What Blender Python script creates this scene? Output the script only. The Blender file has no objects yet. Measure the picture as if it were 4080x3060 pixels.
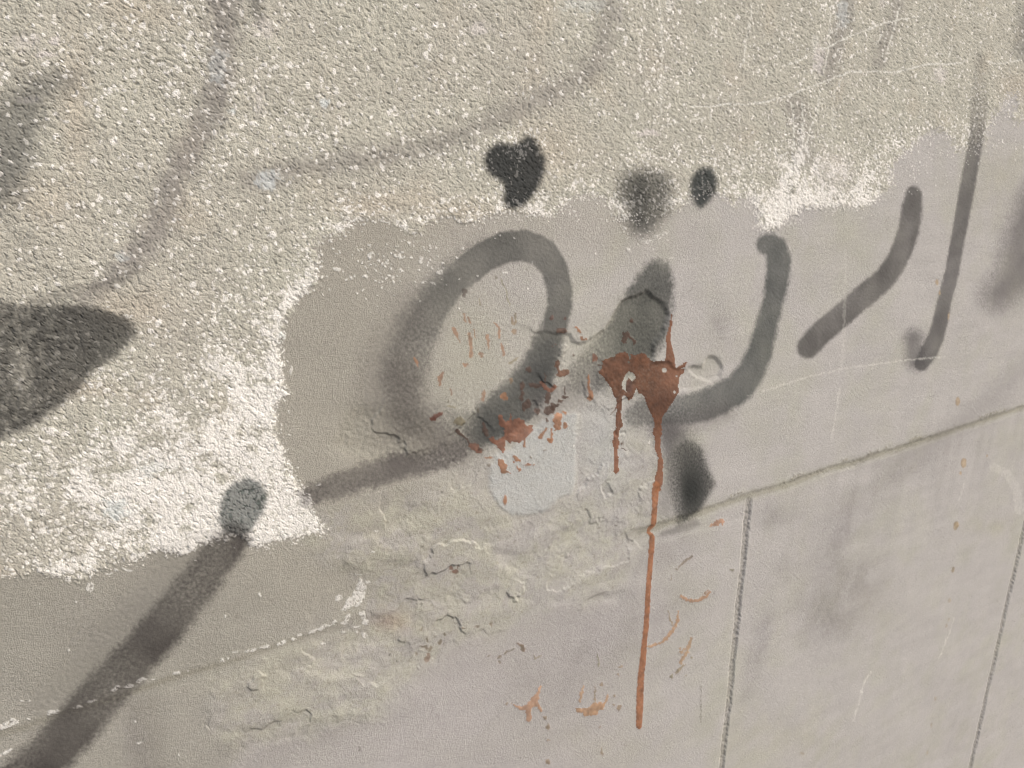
import bpy, math, random
import numpy as np
import time
_t0 = time.time()
def lap(n):
    print('lap', n, round(time.time() - _t0, 1))

# ------------------------------------------------------------------ camera, sky, sun, exposure
scene = bpy.context.scene
D = 0.68                      # metres from lens to wall
CAM_Z = 1.60
TH = math.radians(17.5)       # pitch down
PH = math.radians(31.0)       # yaw away from the wall normal
FPX, CX, CY = 3064.0, 2040.0, 1530.0

cam_data = bpy.data.cameras.new('camera')
cam_data.sensor_fit = 'HORIZONTAL'
cam_data.sensor_width = 36.0
cam_data.lens = 36.0 * FPX / 4080.0
cam_data.clip_start = 0.02
cam_data.clip_end = 500.0
cam = bpy.data.objects.new('camera', cam_data)
scene.collection.objects.link(cam)
cam.location = (0.0, -D, CAM_Z)
cam.rotation_euler = (math.radians(90) - TH, 0.0, -PH)
scene.camera = cam

SUN_EL = math.radians(47)
SUN_AZ = math.radians(46)     # to the right of the wall normal, in front of the wall
world = bpy.data.worlds.new('World')
scene.world = world
world.use_nodes = True
wn = world.node_tree
wn.nodes.clear()
sky = wn.nodes.new('ShaderNodeTexSky')
sky.sky_type = 'NISHITA'
sky.sun_disc = False
sky.sun_elevation = SUN_EL
sky.sun_rotation = math.pi - SUN_AZ
sky.air_density = 1.0
sky.dust_density = 6.0
sky.ozone_density = 0.5
bgn = wn.nodes.new('ShaderNodeBackground')
bgn.inputs['Strength'].default_value = 0.115
wo = wn.nodes.new('ShaderNodeOutputWorld')
wn.links.new(sky.outputs[0], bgn.inputs['Color'])
wn.links.new(bgn.outputs[0], wo.inputs['Surface'])

sun_data = bpy.data.lights.new('sun', 'SUN')
sun_data.energy = 1.45
sun_data.angle = math.radians(24)
sun_data.color = (1.0, 0.985, 0.955)
sun = bpy.data.objects.new('sun', sun_data)
scene.collection.objects.link(sun)
from mathutils import Vector
sun_dir = Vector((math.sin(SUN_AZ) * math.cos(SUN_EL), -math.cos(SUN_AZ) * math.cos(SUN_EL), math.sin(SUN_EL)))
sun.rotation_euler = sun_dir.to_track_quat('Z', 'Y').to_euler()
sun.location = sun_dir * 10

scene.cycles.filter_width = 1.0
scene.view_settings.view_transform = 'Standard'
scene.view_settings.look = 'None'
scene.view_settings.gamma = 1.0
scene.view_settings.use_curve_mapping = False
scene.view_settings.exposure = 0.46

# ------------------------------------------------------------------ wall grid (finer near, coarser far)
F32 = np.float32
def spread(a, b, step, lo, hi, grow=1.07):
    mid = np.arange(a, b, step)
    left, p, s = [], a, step
    while p > lo:
        s *= grow; p -= s; left.append(p)
    right, p, s = [], mid[-1], step
    while p < hi:
        s *= grow; p += s; right.append(p)
    return np.array(left[::-1] + list(mid) + right)

sT, cT, sP, cP = math.sin(TH), math.cos(TH), math.sin(PH), math.cos(PH)
STEP_X, STEP_Y = 4.0, 3.55
xh = spread(-660, 4760, STEP_X, -900, 6100, 1.05)
ang = np.arctan((xh - CX) * cT / FPX) + PH
us = D * np.tan(ang)
uL = [us[0]]
st = us[1] - us[0]
while uL[-1] > -0.95:
    st = min(st * 1.025, .0042); uL.append(uL[-1] - st)
us = np.concatenate([np.array(uL[1:])[::-1], us])
yr = spread(-40, 3110, STEP_Y, -1500, 4000, 1.06)
sr = np.tan(-np.arctan((yr - CY) / FPX) - TH)        # v / depth for each row
w = np.maximum(D * cP + us * sP, 0.30)
TOP_V, BOT_V = 1.15, -CAM_Z
U = np.broadcast_to(us[None, :], (len(sr), len(us))).astype(np.float64)
V = sr[:, None] * w[None, :]
V = np.clip(V, BOT_V, TOP_V)
NY, NX = U.shape
# tracing coordinates: where a point of the wall plane was measured on the photograph
wf = D * cP + U * sP
lat = U * cP - D * sP
dep = wf * cT - V * sT
okd = dep > 0.15
PX = np.where(okd, CX + FPX * lat / np.maximum(dep, 0.15), -9999).astype(F32)
PY = np.where(okd, CY - FPX * (V * cT + wf * sT) / np.maximum(dep, 0.15), 9999).astype(F32)
UF, VF = U.astype(F32), V.astype(F32)

def wall_uv(x, y):
    fx = math.sin(PH) * cT * FPX + cP * (x - CX) - sP * sT * (y - CY)
    fy = cP * cT * FPX - sP * (x - CX) - cP * sT * (y - CY)
    fz = -sT * FPX - cT * (y - CY)
    return fx * D / fy, fz * D / fy

# ------------------------------------------------------------------ noise
def _hash(ix, iy, seed):
    h = (ix.astype(np.uint32) * np.uint32(374761393) + iy.astype(np.uint32) * np.uint32(668265263)
         + np.uint32(seed * 1274126177 & 0xffffffff))
    h = (h ^ (h >> np.uint32(13))) * np.uint32(1274126177)
    return h ^ (h >> np.uint32(16))
def _r(h, k=0):
    h = (h * np.uint32(2654435761 + 2 * k)) ^ (h >> np.uint32(15 - k))
    return (h & np.uint32(0xffffff)).astype(F32) / F32(16777216)
def noise(scale, seed, ax=1.0, u=None, v=None):
    """value-gradient noise, about -1..1, feature size in metres"""
    u = UF if u is None else u
    v = VF if v is None else v
    if ax == 1.0:                       # turn each octave so that no lattice direction shows
        th = 0.6 + seed * 1.37
        u, v = u * F32(math.cos(th)) - v * F32(math.sin(th)), u * F32(math.sin(th)) + v * F32(math.cos(th))
    x = u / (scale * ax) + 91.7; y = v / scale + 57.3
    x0 = np.floor(x); y0 = np.floor(y)
    fx = (x - x0).astype(F32); fy = (y - y0).astype(F32)
    ix = x0.astype(np.int32); iy = y0.astype(np.int32)
    sx = fx * fx * fx * (fx * (fx * 6 - 15) + 10); sy = fy * fy * fy * (fy * (fy * 6 - 15) + 10)
    out = []
    for dy in (0, 1):
        row = []
        for dx in (0, 1):
            a = _r(_hash(ix + dx, iy + dy, seed)) * F32(6.2831853)
            row.append(np.cos(a) * (fx - dx) + np.sin(a) * (fy - dy))
        out.append(row[0] + sx * (row[1] - row[0]))
    return (out[0] + sy * (out[1] - out[0])) * F32(1.5)
def fbm(scale, seed, octs=3, gain=0.5, ax=1.0):
    t = np.zeros_like(UF); a = 1.0
    for o in range(octs):
        t += a * noise(scale / 2 ** o, seed + 17 * o, ax); a *= gain
    return t
def cells(scale, seed, u=None, v=None):
    u = UF if u is None else u
    v = VF if v is None else v
    x = u / scale + 91.7; y = v / scale + 57.3
    ix = np.floor(x).astype(np.int32); iy = np.floor(y).astype(np.int32)
    f1 = np.full(x.shape, 9, F32); f2 = np.full(x.shape, 9, F32); idr = np.zeros(x.shape, np.uint32)
    for dy in (-1, 0, 1):
        for dx in (-1, 0, 1):
            h = _hash(ix + dx, iy + dy, seed)
            px = ix + dx + _r(h); py = iy + dy + _r(h, 3)
            d = np.sqrt((px - x) ** 2 + (py - y) ** 2).astype(F32)
            near = d < f1
            f2 = np.where(near, f1, np.minimum(f2, d))
            idr = np.where(near, h, idr)
            f1 = np.where(near, d, f1)
    return f1, f2, _r(idr, 5), _r(idr, 7)
def ss(x, a, b):
    t = np.clip((x - a) / (b - a), 0, 1)
    return t * t * (3 - 2 * t)
def blur(m, r):
    r = int(r)
    for _ in range(2):
        for ax in (0, 1):
            p = np.pad(m, [(r + 1, r) if a == ax else (0, 0) for a in (0, 1)], mode='edge')
            c = np.cumsum(p, axis=ax, dtype=np.float64)
            n = m.shape[ax]
            m = ((np.take(c, range(2 * r + 1, 2 * r + 1 + n), ax) - np.take(c, range(0, n), ax)) / (2 * r + 1)).astype(F32)
    return m

# edge raggedness, in traced pixels
W1x, W1y = noise(0.011, 301), noise(0.011, 302)
W2x, W2y = noise(0.0042, 303), noise(0.0042, 304)
W3x = noise(0.0019, 305)

PXs, PYs = np.ascontiguousarray(PX[::8, ::8]), np.ascontiguousarray(PY[::8, ::8])
def box(x0, y0, x1, y1):
    a = (PXs >= x0 - 60) & (PXs <= x1 + 60) & (PYs >= y0 - 60) & (PYs <= y1 + 60)
    rows = np.flatnonzero(a.any(1)); cols = np.flatnonzero(a.any(0))
    if len(rows) == 0 or len(cols) == 0:
        return None
    return slice(max(rows[0] - 1, 0) * 8, (rows[-1] + 2) * 8), slice(max(cols[0] - 1, 0) * 8, (cols[-1] + 2) * 8)

def poly_mask(pts, rag=(0, 0)):
    """inside test of a polygon; rag = (coarse, fine) raggedness"""
    pts = np.array(pts, float)
    pad = rag[0] * 2 + rag[1] * 2 + 8
    sl = box(pts[:, 0].min() - pad, pts[:, 1].min() - pad, pts[:, 0].max() + pad, pts[:, 1].max() + pad)
    m = np.zeros(UF.shape, F32)
    if sl is None:
        return m
    x = PX[sl] + rag[0] * W1x[sl] + rag[1] * W2x[sl]
    y = PY[sl] + rag[0] * W1y[sl] + rag[1] * W2y[sl]
    ins = np.zeros(x.shape, bool)
    n = len(pts)
    for i in range(n):
        (xa, ya), (xb, yb) = pts[i], pts[(i + 1) % n]
        if ya == yb:
            continue
        c = (ya > y) != (yb > y)
        ins ^= c & (x < (xb - xa) * (y - ya) / (yb - ya) + xa)
    m[sl] = ins
    return m

def line_mask(pts, r, soft=3.0, rag=(0, 0), offs=0):
    """pts: (x, y[, radius]); returns coverage 0..1 with edge softness (both in traced pixels)"""
    P = [(p[0], p[1], p[2] if len(p) > 2 else r) for p in pts]
    rm = max(p[2] for p in P) + soft + 2 * (rag[0] + rag[1]) + 6
    sl = box(min(p[0] for p in P) - rm, min(p[1] for p in P) - rm, max(p[0] for p in P) + rm, max(p[1] for p in P) + rm)
    m = np.zeros(UF.shape, F32)
    if sl is None:
        return m
    x = PX[sl] + rag[0] * W1x[sl] + rag[1] * W2x[sl]
    y = PY[sl] + rag[0] * W1y[sl] + rag[1] * W2y[sl]
    best = np.full(x.shape, -1e3, F32)
    if len(P) == 1:
        P = P + P
    for (xa, ya, ra), (xb, yb, rb) in zip(P[:-1], P[1:]):
        dx, dy = xb - xa, yb - ya
        L = max(dx * dx + dy * dy, 1e-6)
        t = np.clip(((x - xa) * dx + (y - ya) * dy) / L, 0, 1)
        d = np.sqrt((x - xa - t * dx) ** 2 + (y - ya - t * dy) ** 2)
        best = np.maximum(best, (ra + t * (rb - ra)) - d)
    m[sl] = ss(best, -soft, soft)
    return m

def ell_mask(cx, cy, rx, ry, rot=0.0, soft=2.5, rag=(0, 0)):
    R = max(rx, ry) + soft + 2 * (rag[0] + rag[1]) + 6
    sl = box(cx - R, cy - R, cx + R, cy + R)
    m = np.zeros(UF.shape, F32)
    if sl is None:
        return m
    x = PX[sl] + rag[0] * W1x[sl] + rag[1] * W2x[sl] - cx
    y = PY[sl] + rag[0] * W1y[sl] + rag[1] * W2y[sl] - cy
    c, s = math.cos(rot), math.sin(rot)
    a, b = (x * c + y * s) / rx, (-x * s + y * c) / ry
    d = (1 - np.sqrt(a * a + b * b)) * min(rx, ry)
    m[sl] = ss(d, -soft, soft)
    return m
def gb(cx, cy, rx, ry=None, rot=0.0):
    """soft gaussian blob"""
    ry = rx if ry is None else ry
    c, s = math.cos(rot), math.sin(rot)
    x, y = PX - cx, PY - cy
    return np.exp(-(((x * c + y * s) / rx) ** 2 + ((-x * s + y * c) / ry) ** 2)).astype(F32)

# tracing helpers: tile origin + zoom factor -> photograph pixels
def T(ox, oy, pts, k=1100 / 1659):
    return [(ox + p[0] * k, oy + p[1] * k) + tuple(q * k for q in p[2:]) for p in pts]
K8 = 800 / 1659

def col(r, g, b):
    f = lambda c: (c / 255 / 12.92) if c <= 10.3 else ((c / 255 + 0.055) / 1.055) ** 2.4
    return np.array([f(r), f(g), f(b)], F32) * ALB
ALB = np.array([0.85, 0.895, 0.915], F32)

lap('noise setup')
# ------------------------------------------------------------------ regions of the wall
rough_edge = (
    [(-3000, 3300), (-600, 2490), (-300, 2400)] +
    T(0, 1960, [(0, 520), (20, 515), (90, 510), (150, 490), (210, 480), (290, 490), (330, 510), (390, 535), (440, 555),
                (480, 540), (520, 510), (590, 475), (650, 445), (720, 420), (800, 430), (870, 395), (900, 375), (960, 360),
                (1040, 360), (1110, 375), (1150, 370), (1180, 320), (1250, 300), (1330, 290), (1400, 255), (1430, 260),
                (1480, 300), (1510, 320), (1580, 330)]) +
    T(1000, 1960, [(80, 330), (120, 300), (170, 280), (240, 305), (300, 265), (380, 240), (430, 255), (455, 260), (450, 225),
                   (430, 195), (390, 165), (350, 140), (320, 125), (345, 118), (375, 125), (380, 90)]) +
    T(1000, 1000, [(380, 1570), (365, 1510), (340, 1455), (300, 1420), (270, 1380), (245, 1310), (200, 1250), (205, 1170),
                   (160, 1150), (145, 1090), (155, 1030), (135, 960), (150, 900), (210, 870), (215, 850), (190, 800),
                   (180, 740), (160, 680), (175, 630), (160, 580), (190, 540), (185, 480), (190, 400), (240, 390),
                   (265, 350), (250, 300), (270, 250), (340, 235), (400, 220), (420, 190), (370, 180), (400, 150),
                   (395, 100)]) +
    T(1000, 0, [(400, 1590), (370, 1520), (380, 1440), (440, 1400), (500, 1420), (600, 1360), (590, 1310), (640, 1290),
                (700, 1310), (750, 1330), (810, 1290), (860, 1330), (850, 1390), (900, 1400), (950, 1390), (1010, 1400),
                (1060, 1340), (1130, 1320), (1170, 1240), (1200, 1250), (1220, 1330), (1300, 1330), (1400, 1320),
                (1450, 1280), (1500, 1260)]) +
    T(2000, 0, [(60, 1270), (130, 1290), (210, 1290), (300, 1310), (340, 1260), (380, 1190), (450, 1180), (540, 1180),
                (600, 1170), (640, 1240), (720, 1340), (790, 1260), (830, 1330), (930, 1320), (950, 1260), (1050, 1290),
                (1090, 1220), (1140, 1190), (1150, 1160), (1290, 1160), (1340, 1150), (1340, 1220), (1420, 1220),
                (1460, 1160), (1500, 1200), (1540, 1260), (1540, 1370), (1620, 1400)]) +
    T(2980, 0, [(130, 1400), (200, 1350), (250, 1290), (330, 1240), (420, 1260), (460, 1230), (540, 1250), (600, 1220),
                (660, 1270), (730, 1240), (760, 1190), (830, 1140), (900, 1090), (840, 1060), (850, 1000), (900, 940),
                (980, 890), (1020, 830), (1080, 790), (1140, 770), (1210, 810), (1250, 840), (1240, 880), (1230, 940),
                (1270, 950), (1320, 870), (1390, 880), (1440, 900), (1420, 800), (1440, 750), (1520, 630), (1560, 540),
                (1630, 550), (1640, 640), (1590, 680), (1570, 740), (1620, 760), (1700, 690)]) +
    [(4300, 420), (4700, 330), (6000, 300), (7400, 560), (7400, -9000), (-12000, -9000), (-12000, 3300)])
rough = poly_mask([(x, y) for x, y in rough_edge], rag=(13, 10))
_fr = blur(rough, 7)
rough = ((_fr + .34 * W3x + .30 * noise(0.0034, 306) + .22 * noise(0.009, 307)) > .5).astype(F32) * (_fr > .01)
rough_s = blur(rough, 1)
near_edge = blur(rough, 26)                      # 0.5 on the edge, 1 deep inside
near_edge2 = blur(rough, 9)

U1, V_LEDGE = wall_uv(290 * 1.8445, 1480 * 1.8445)
V_LEDGE = float(np.mean([wall_uv(0, 2891)[1], wall_uv(1100, 2552)[1], wall_uv(2980, 1978)[1], wall_uv(4080, 1622)[1]]))
UJ = [wall_uv(575, 2900)[0], wall_uv(2890, 2900)[0] + 0.002, wall_uv(3903, 2900)[0]]
UJ.append(2 * UJ[2] - UJ[1] + 0.01)
UJ.insert(0, 2 * UJ[0] - UJ[1])
wob = noise(0.09, 41) * 0.003 + noise(0.012, 42) * 0.0016 + noise(0.004, 43) * 0.0007
dv = V_LEDGE + wob - VF                          # >0 below the ledge
below = ss(dv, -0.0012, 0.0012)
LEDGE_W = 0.0135

# ------------------------------------------------------------------ height field (metres, towards the street)
g1, g2, ga, gb_ = cells(0.0028, 11, UF + 0.0012 * noise(0.004, 12), VF + 0.0012 * noise(0.004, 13))
c1, c2, ca, cb = cells(0.0060, 21, UF + 0.002 * noise(0.007, 22), VF + 0.002 * noise(0.007, 23))
lump = np.clip((g2 - g1) * 2.2, 0, 1) ** 0.6
clump = np.clip((c2 - c1) * 1.8, 0, 1) ** 0.6
crev = (1 - ss(g2 - g1, .03, .24)) * ss(noise(.0034, 35), .05, .5)
h_rough = (0.0008 + 0.00026 * (lump - 0.4) * (0.2 + ga) + 0.00048 * (clump - 0.4) * (0.3 + ca) - .0008 * crev
           + 0.00024 * fbm(0.005, 31, 3, .7) + 0.0008 * noise(0.045, 33) + 0.0004 * noise(0.015, 34))
h_pl = 0.0012 * noise(0.11, 51) + 0.0004 * noise(0.035, 52, 1.6) + 0.00017 * noise(0.0036, 54) + 0.00006 * noise(0.0024, 53)

# eroded zones of the upper plaster (a coat that has come away)
eroA = T(2000, 1000, [(20, 330), (60, 420), (160, 470), (200, 500), (240, 490), (290, 480), (330, 500), (400, 490), (440, 550),
                      (480, 560), (560, 515), (620, 480), (640, 430), (690, 360), (740, 290), (860, 260), (870, 225),
                      (900, 265), (940, 290), (990, 330), (1000, 390), (970, 480), (935, 525), (910, 570), (910, 640),
                      (900, 670), (1000, 670), (1060, 720), (1150, 690), (1210, 700), (1250, 630), (1310, 670),
                      (1320, 720), (1310, 800), (1060, 840), (1010, 1000), (960, 1200), (960, 1350), (900, 1640),
                      (0, 1640), (-500, 1300), (-380, 900), (-240, 700), (-200, 400), (-60, 300)])
ero = poly_mask(eroA, rag=(8, 8))
_fr = blur(ero, 3)
ero = (_fr + .25 * W3x + .15 * noise(.0032, 308) > .5).astype(F32) * (_fr > .01)
ero_s = blur(ero, 1)
fade = np.exp(-((PX - 2540) / 380) ** 2 - ((PY - 1290) / 270) ** 2)
fade = fade * ss(PX, 1950, 2150) * ss(PY, 1900, 1600)
blue = poly_mask([(1955, 1915), (1948, 1955), (1995, 2015), (2035, 2048), (2100, 2054), (2172, 2034), (2212, 1995),
                  (2285, 1955), (2292, 1895), (2298, 1750), (2300, 1640), (2200, 1660), (2100, 1720), (2040, 1790),
                  (1975, 1810), (1950, 1870)], rag=(6, 9))
blue2 = poly_mask([(2302, 1640), (2360, 1620), (2430, 1660), (2440, 1760), (2420, 1850), (2310, 1870), (2296, 1760)], rag=(14, 6))
pocket = poly_mask(T(2000, 1000, [(1210, 710), (1230, 640), (1255, 625), (1300, 650), (1325, 700), (1310, 760), (1240, 790), (1130, 730), (1150, 695)]), rag=(4, 4))
# yellowish eroded render round the ledge, centre
yel = poly_mask([(1180, 2120), (1300, 2020), (1500, 1990), (1700, 1960), (1950, 1930), (2010, 2040), (2120, 2060), (2290, 1960),
                 (2300, 1800), (2420, 1700), (2600, 1760), (2610, 2090), (2560, 2130), (2484, 2272), (2490, 2331),
                 (2464, 2398), (2371, 2401), (2232, 2404), (2152, 2431), (2000, 2510), (1855, 2550), (1663, 2663),
                 (1590, 2769), (1497, 2868), (1371, 2868), (1252, 2935), (900, 3000), (820, 2900), (850, 2700),
                 (1250, 2560), (1420, 2440), (1450, 2300), (1300, 2250)], rag=(14, 6))
yel_s = blur(yel, 12)
blob2 = poly_mask([(1330, 1780), (1350, 1690), (1400, 1620), (1480, 1615), (1600, 1640), (1700, 1660), (1760, 1740), (1700, 1830),
                   (1560, 1850), (1420, 1840)], rag=(16, 6))
lowp = poly_mask([(2490, 2331), (2464, 2398), (2371, 2401), (2232, 2404), (2152, 2431), (2000, 2510), (1855, 2550),
                  (1663, 2663), (1590, 2769), (1497, 2868), (1371, 2868), (1252, 2935), (1000, 2975), (700, 3300),
                  (2840, 3300), (2968, 2070), (2760, 2120), (2620, 2160)], rag=(6, 3))
ridges = noise(0.06, 61, 2.6) * 0.0017 + noise(0.022, 62, 1.6) * 0.0005 * (1 + noise(.08, 66)) + noise(0.006, 63) * 0.00008 + np.abs(noise(0.035, 67, 2.4)) * .0010
layers = .0007 * blur(lowp, 2)
for P_, a_ in [([(840, 2720), (880, 2640), (1010, 2600), (1130, 2680), (1300, 2650), (1480, 2640), (1560, 2760), (1480, 2860), (1300, 2850), (1050, 2890), (900, 2920), (830, 2860)], .0006),
               ([(1230, 2420), (1400, 2330), (1560, 2360), (1660, 2480), (1560, 2560), (1380, 2600), (1250, 2560)], -.0006), ([(1640, 2280), (1800, 2200), (2010, 2190), (2150, 2260), (2080, 2370), (1860, 2400), (1700, 2400)], -.0006),
               ([(2100, 2120), (2300, 2080), (2480, 2100), (2520, 2230), (2380, 2330), (2180, 2300)], .0005), ([(2290, 1640), (2420, 1700), (2600, 1780), (2620, 1900), (2450, 1960), (2310, 1900)], .0005)]:
    layers = layers + a_ * blur(poly_mask(P_, rag=(24, 10)), 2)
tt = 1.5 * noise(.11, 281, 1.8) + .75 * noise(.045, 287) + .16 * noise(.014, 282) + .07 * noise(.005, 288)
ti = np.floor(tt); tf = tt - ti
soft_ = ss(noise(.06, 289), -.2, .4)
terr = (ti + (1 - soft_) * ss(tf, .45, 1.0) + soft_ * ss(tf, .90, 1.0)) * .0017
tcrk = np.exp(-((tf - .93) / .035) ** 2) * soft_ * ss(noise(.02, 283), -.1, .4)
tz = np.clip(np.maximum(np.maximum(yel_s, .9 * blur(blob2, 8)), .8 * blur(poly_mask([(2080, 1340), (2230, 1330), (2400, 1400), (2560, 1480), (2600, 1800), (2300, 2100), (1900, 1950), (1600, 1850), (1560, 1640), (1700, 1600), (1760, 1640), (2000, 1600)], rag=(14, 6)), 14)), 0, 1)
tz = tz * (1 - .9 * blur(blue, 4))
h_pl = h_pl + tz * (terr - .0002 * tcrk + .00012 * noise(.0045, 284) * (1 + noise(.03, 290)) + .00028 * noise(.013, 285))
h_pl = h_pl + 0.00022 * noise(.022, 286, 4.0)
h_pl = h_pl + layers - 0.0034 * ero_s * fade + ridges * np.maximum(yel_s, 0.8 * blur(blob2, 10))
h_pl = h_pl + 0.0003 * noise(0.005, 64) * blur(blob2, 5) - 0.0016 * blur(pocket, 1) + 0.00016 * noise(0.004, 65) * ero_s
h_pl = h_pl + 0.0008 * blur(blue, 1)
# ragged crust of mortar on the ledge line
crust = np.exp(-((dv + 0.004) / 0.0045) ** 2) * ss(noise(0.05, 71) + 0.4 * noise(0.012, 72), -0.05, 0.5) * ss(PX, 2700, 2900)

left_q = ss(PX, 1500, 1150)                      # left of the eroded middle
right_q = ss(PX, 2420, 2640)                     # right of it
ledge_str = np.clip(left_q * 0.22 + right_q, 0, 1)
cove = ss(dv, -0.002, 0.006) * (1 - 0.45 * ss(dv, LEDGE_W * 0.75, LEDGE_W * 1.3))
h_pl = h_pl - ledge_str * 0.0014 * cove 
h_pl = h_pl + crust * 0.0012 * (0.5 + 0.5 * noise(0.004, 73))

joint_masks = []
for i, uj in enumerate(UJ):
    hw = (0.0075, 0.0085, 0.0062, 0.0078, 0.008)[i]
    wu = noise(0.05, 80 + i) * 0.0018 + noise(0.009, 90 + i) * 0.0012 + noise(0.0035, 99 + i) * 0.0013
    du = np.abs(UF - uj - wu)
    hs = (0.2, 0.12, 1.0, 1.15, 1.0)[i]
    m = (1 - ss(du, hw - 0.0024, hw + 0.0012 + (0.016 if i < 2 else 0))) * ss(dv, LEDGE_W * 0.4, LEDGE_W * 1.5)
    joint_masks.append(m)
    h_pl = h_pl - 0.0024 * hs * m * (0.85 + (0.35 if i > 1 else 0) * noise(0.005, 95))
    joint = np.maximum.reduce(joint_masks)

# cracks
cracks = [T(2000, 1000, [(455, 1120), (445, 1200), (450, 1290), (480, 1340)]),
          T(2000, 1000, [(890, 1200), (930, 1240), (950, 1275)]), T(2000, 1000, [(970, 1280), (980, 1330)]),
          T(2000, 1000, [(330, 670), (400, 660), (440, 650)]), T(2000, 1000, [(1070, 850), (1130, 840)]),
          T(2000, 1000, [(640, 970), (690, 1000)]), T(2000, 1000, [(1340, 930), (1420, 960)]),
          T(0, 1960, [(1285, 1290), (1250, 1395), (1255, 1460), (1300, 1500)]),
          T(0, 1960, [(1250, 1380), (1200, 1440)]), T(0, 1960, [(1410, 1505), (1460, 1530), (1450, 1580)]),
          T(0, 1960, [(390, 980), (430, 880), (520, 790), (640, 740)]),
          T(1000, 1960, [(1200, 320), (1300, 260)]), T(1000, 1960, [(1420, 215), (1560, 180), (1640, 170)]),
          T(1000, 1000, [(1345, 360), (1370, 390), (1410, 395)]),
          T(2980, 1000, [(0, 1470), (100, 1440), (340, 1352), (600, 1308), (820, 1222), (1100, 1118)]),
          T(2100, 1100, [(1045, 560), (1045, 650), (1035, 665)], K8),
          T(1000, 1960, [(1290, 850), (1130, 960), (1000, 1060), (890, 1220)]), T(1000, 1960, [(560, 1375), (700, 1390), (810, 1330)])]
crk = np.zeros(UF.shape, F32)
for c in cracks:
    crk = np.maximum(crk, line_mask(c, 1.6, 3.0, rag=(7, 6)))
crk = crk * ss(noise(.011, 97) + .5 * noise(.004, 98), -.5, .5)
h_pl = h_pl - 0.0007 * crk

lap('height')
# ------------------------------------------------------------------ chips of white render
white = 0.095 + 0.85 * ss(near_edge, 0.97, 0.60) * ss(PX + PY * 0.2, 4400, 2600) * 0.55
for cx, cy, rx, ry, a in [(380, 1960, 480, 230, .55), (820, 1930, 420, 330, .70), (1040, 1580, 230, 420, .70), (1000, 2130, 330, 120, .8),
                          (3120, 850, 210, 130, .9), (3400, 740, 260, 130, .55), (3180, 640, 110, 90, .3), (3700, 560, 250, 80, .25),
                          (2700, 640, 400, 60, .25), (500, 300, 500, 300, .10), (860, 280, 120, 240, .25), (1250, 500, 140, 90, .2),
                          (2620, 250, 90, 330, .16), (3200, 640, 60, 240, .3), (3320, 80, 60, 160, .2), (1150, 2080, 80, 70, 1.),
                          (1400, 500, 130, 400, .06), (560, 1600, 500, 200, .10), (2000, 580, 140, 40, .3), (1820, 640, 160, 30, .35),
                          (250, 1500, 300, 120, .05), (3900, 560, 60, 160, .35)]:
    white = white + a * gb(cx, cy, rx, ry)
white = white * (0.85 + 0.6 * noise(0.03, 111) + 0.5 * noise(0.011, 112))
white = np.clip(white, 0.03, 1.05)
speck = (ga < white * 0.85) & (g1 < 0.28 + 0.35 * gb_ + 0.25 * ss(white, .5, 1))
speck2 = (ca < white * 0.42) & (c1 < 0.20 + 0.25 * cb + 0.25 * ss(white, .5, 1))
chip = np.maximum(speck, speck2).astype(F32) * rough
# loose chips left on the plaster, close to the roughcast
den = 0.26 * ss(near_edge2, 0.02, 0.5) + 0.6 * ss(near_edge2, 0.22, 0.5)
for cx, cy, rx, ry, a in [(1480, 1040, 300, 110, .28), (3650, 640, 150, 90, .25), (2520, 900, 110, 60, .22), (4000, 560, 60, 60, .15), (1740, 1090, 60, 60, .2),
                          (2620, 940, 60, 30, .2), (2350, 860, 300, 30, .12), (3820, 600, 60, 40, .2)]:
    den = den + a * gb(cx, cy, rx, ry)
den = den * (near_edge2 < 0.999) * (PY < 2100) * (0.7 + 0.9 * noise(0.02, 114))
loose = ((ga < den) & (g1 < 0.20 + 0.26 * gb_)).astype(F32) * (1 - rough)

chips = []      # individually traced white flakes: x, y, rx, ry, rot
def flk(ox, oy, lst, k=1100 / 1659):
    for e in lst:
        x, y, a = e[:3]; b = e[3] if len(e) > 3 else a; r = e[4] if len(e) > 4 else 0
        chips.append((ox + x * k, oy + y * k, a * k, b * k, r))
flk(0, 1960, [(55, 1395, 62, 15, -.35), (315, 1325, 38, 15, -.2), (130, 1258, 10, 5), (178, 1252, 8, 4), (850, 1132, 30, 8, -.3), (920, 1128, 14, 4, -.2),
              (1060, 1092, 25, 9, -.4), (1132, 1078, 5, 5), (1335, 1013, 12, 9), (1372, 1000, 8, 8), (1410, 962, 12, 4, -.3), (1500, 950, 40, 10, -.3),
              (1590, 932, 30, 10, -.2), (1355, 745, 10, 8), (1560, 615, 7, 12), (410, 957, 6, 11, .3), (810, 1375, 8, 6), (840, 1503, 16, 4, -.2),
              (240, 675, 5, 6), (457, 655, 7, 4), (540, 575, 22, 30), (175, 1360, 10, 4), (272, 832, 6, 4), (30, 1575, 50, 12, -.4),
              (700, 1180, 34, 14, -.3), (780, 1165, 30, 10, -.3), (555, 1252, 28, 7, -.2), (470, 1290, 26, 5, -.3), (700, 470, 14, 8), (650, 492, 22, 8),
              (770, 465, 34, 8, .2), (1075, 1583, 6, 5)])
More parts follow.
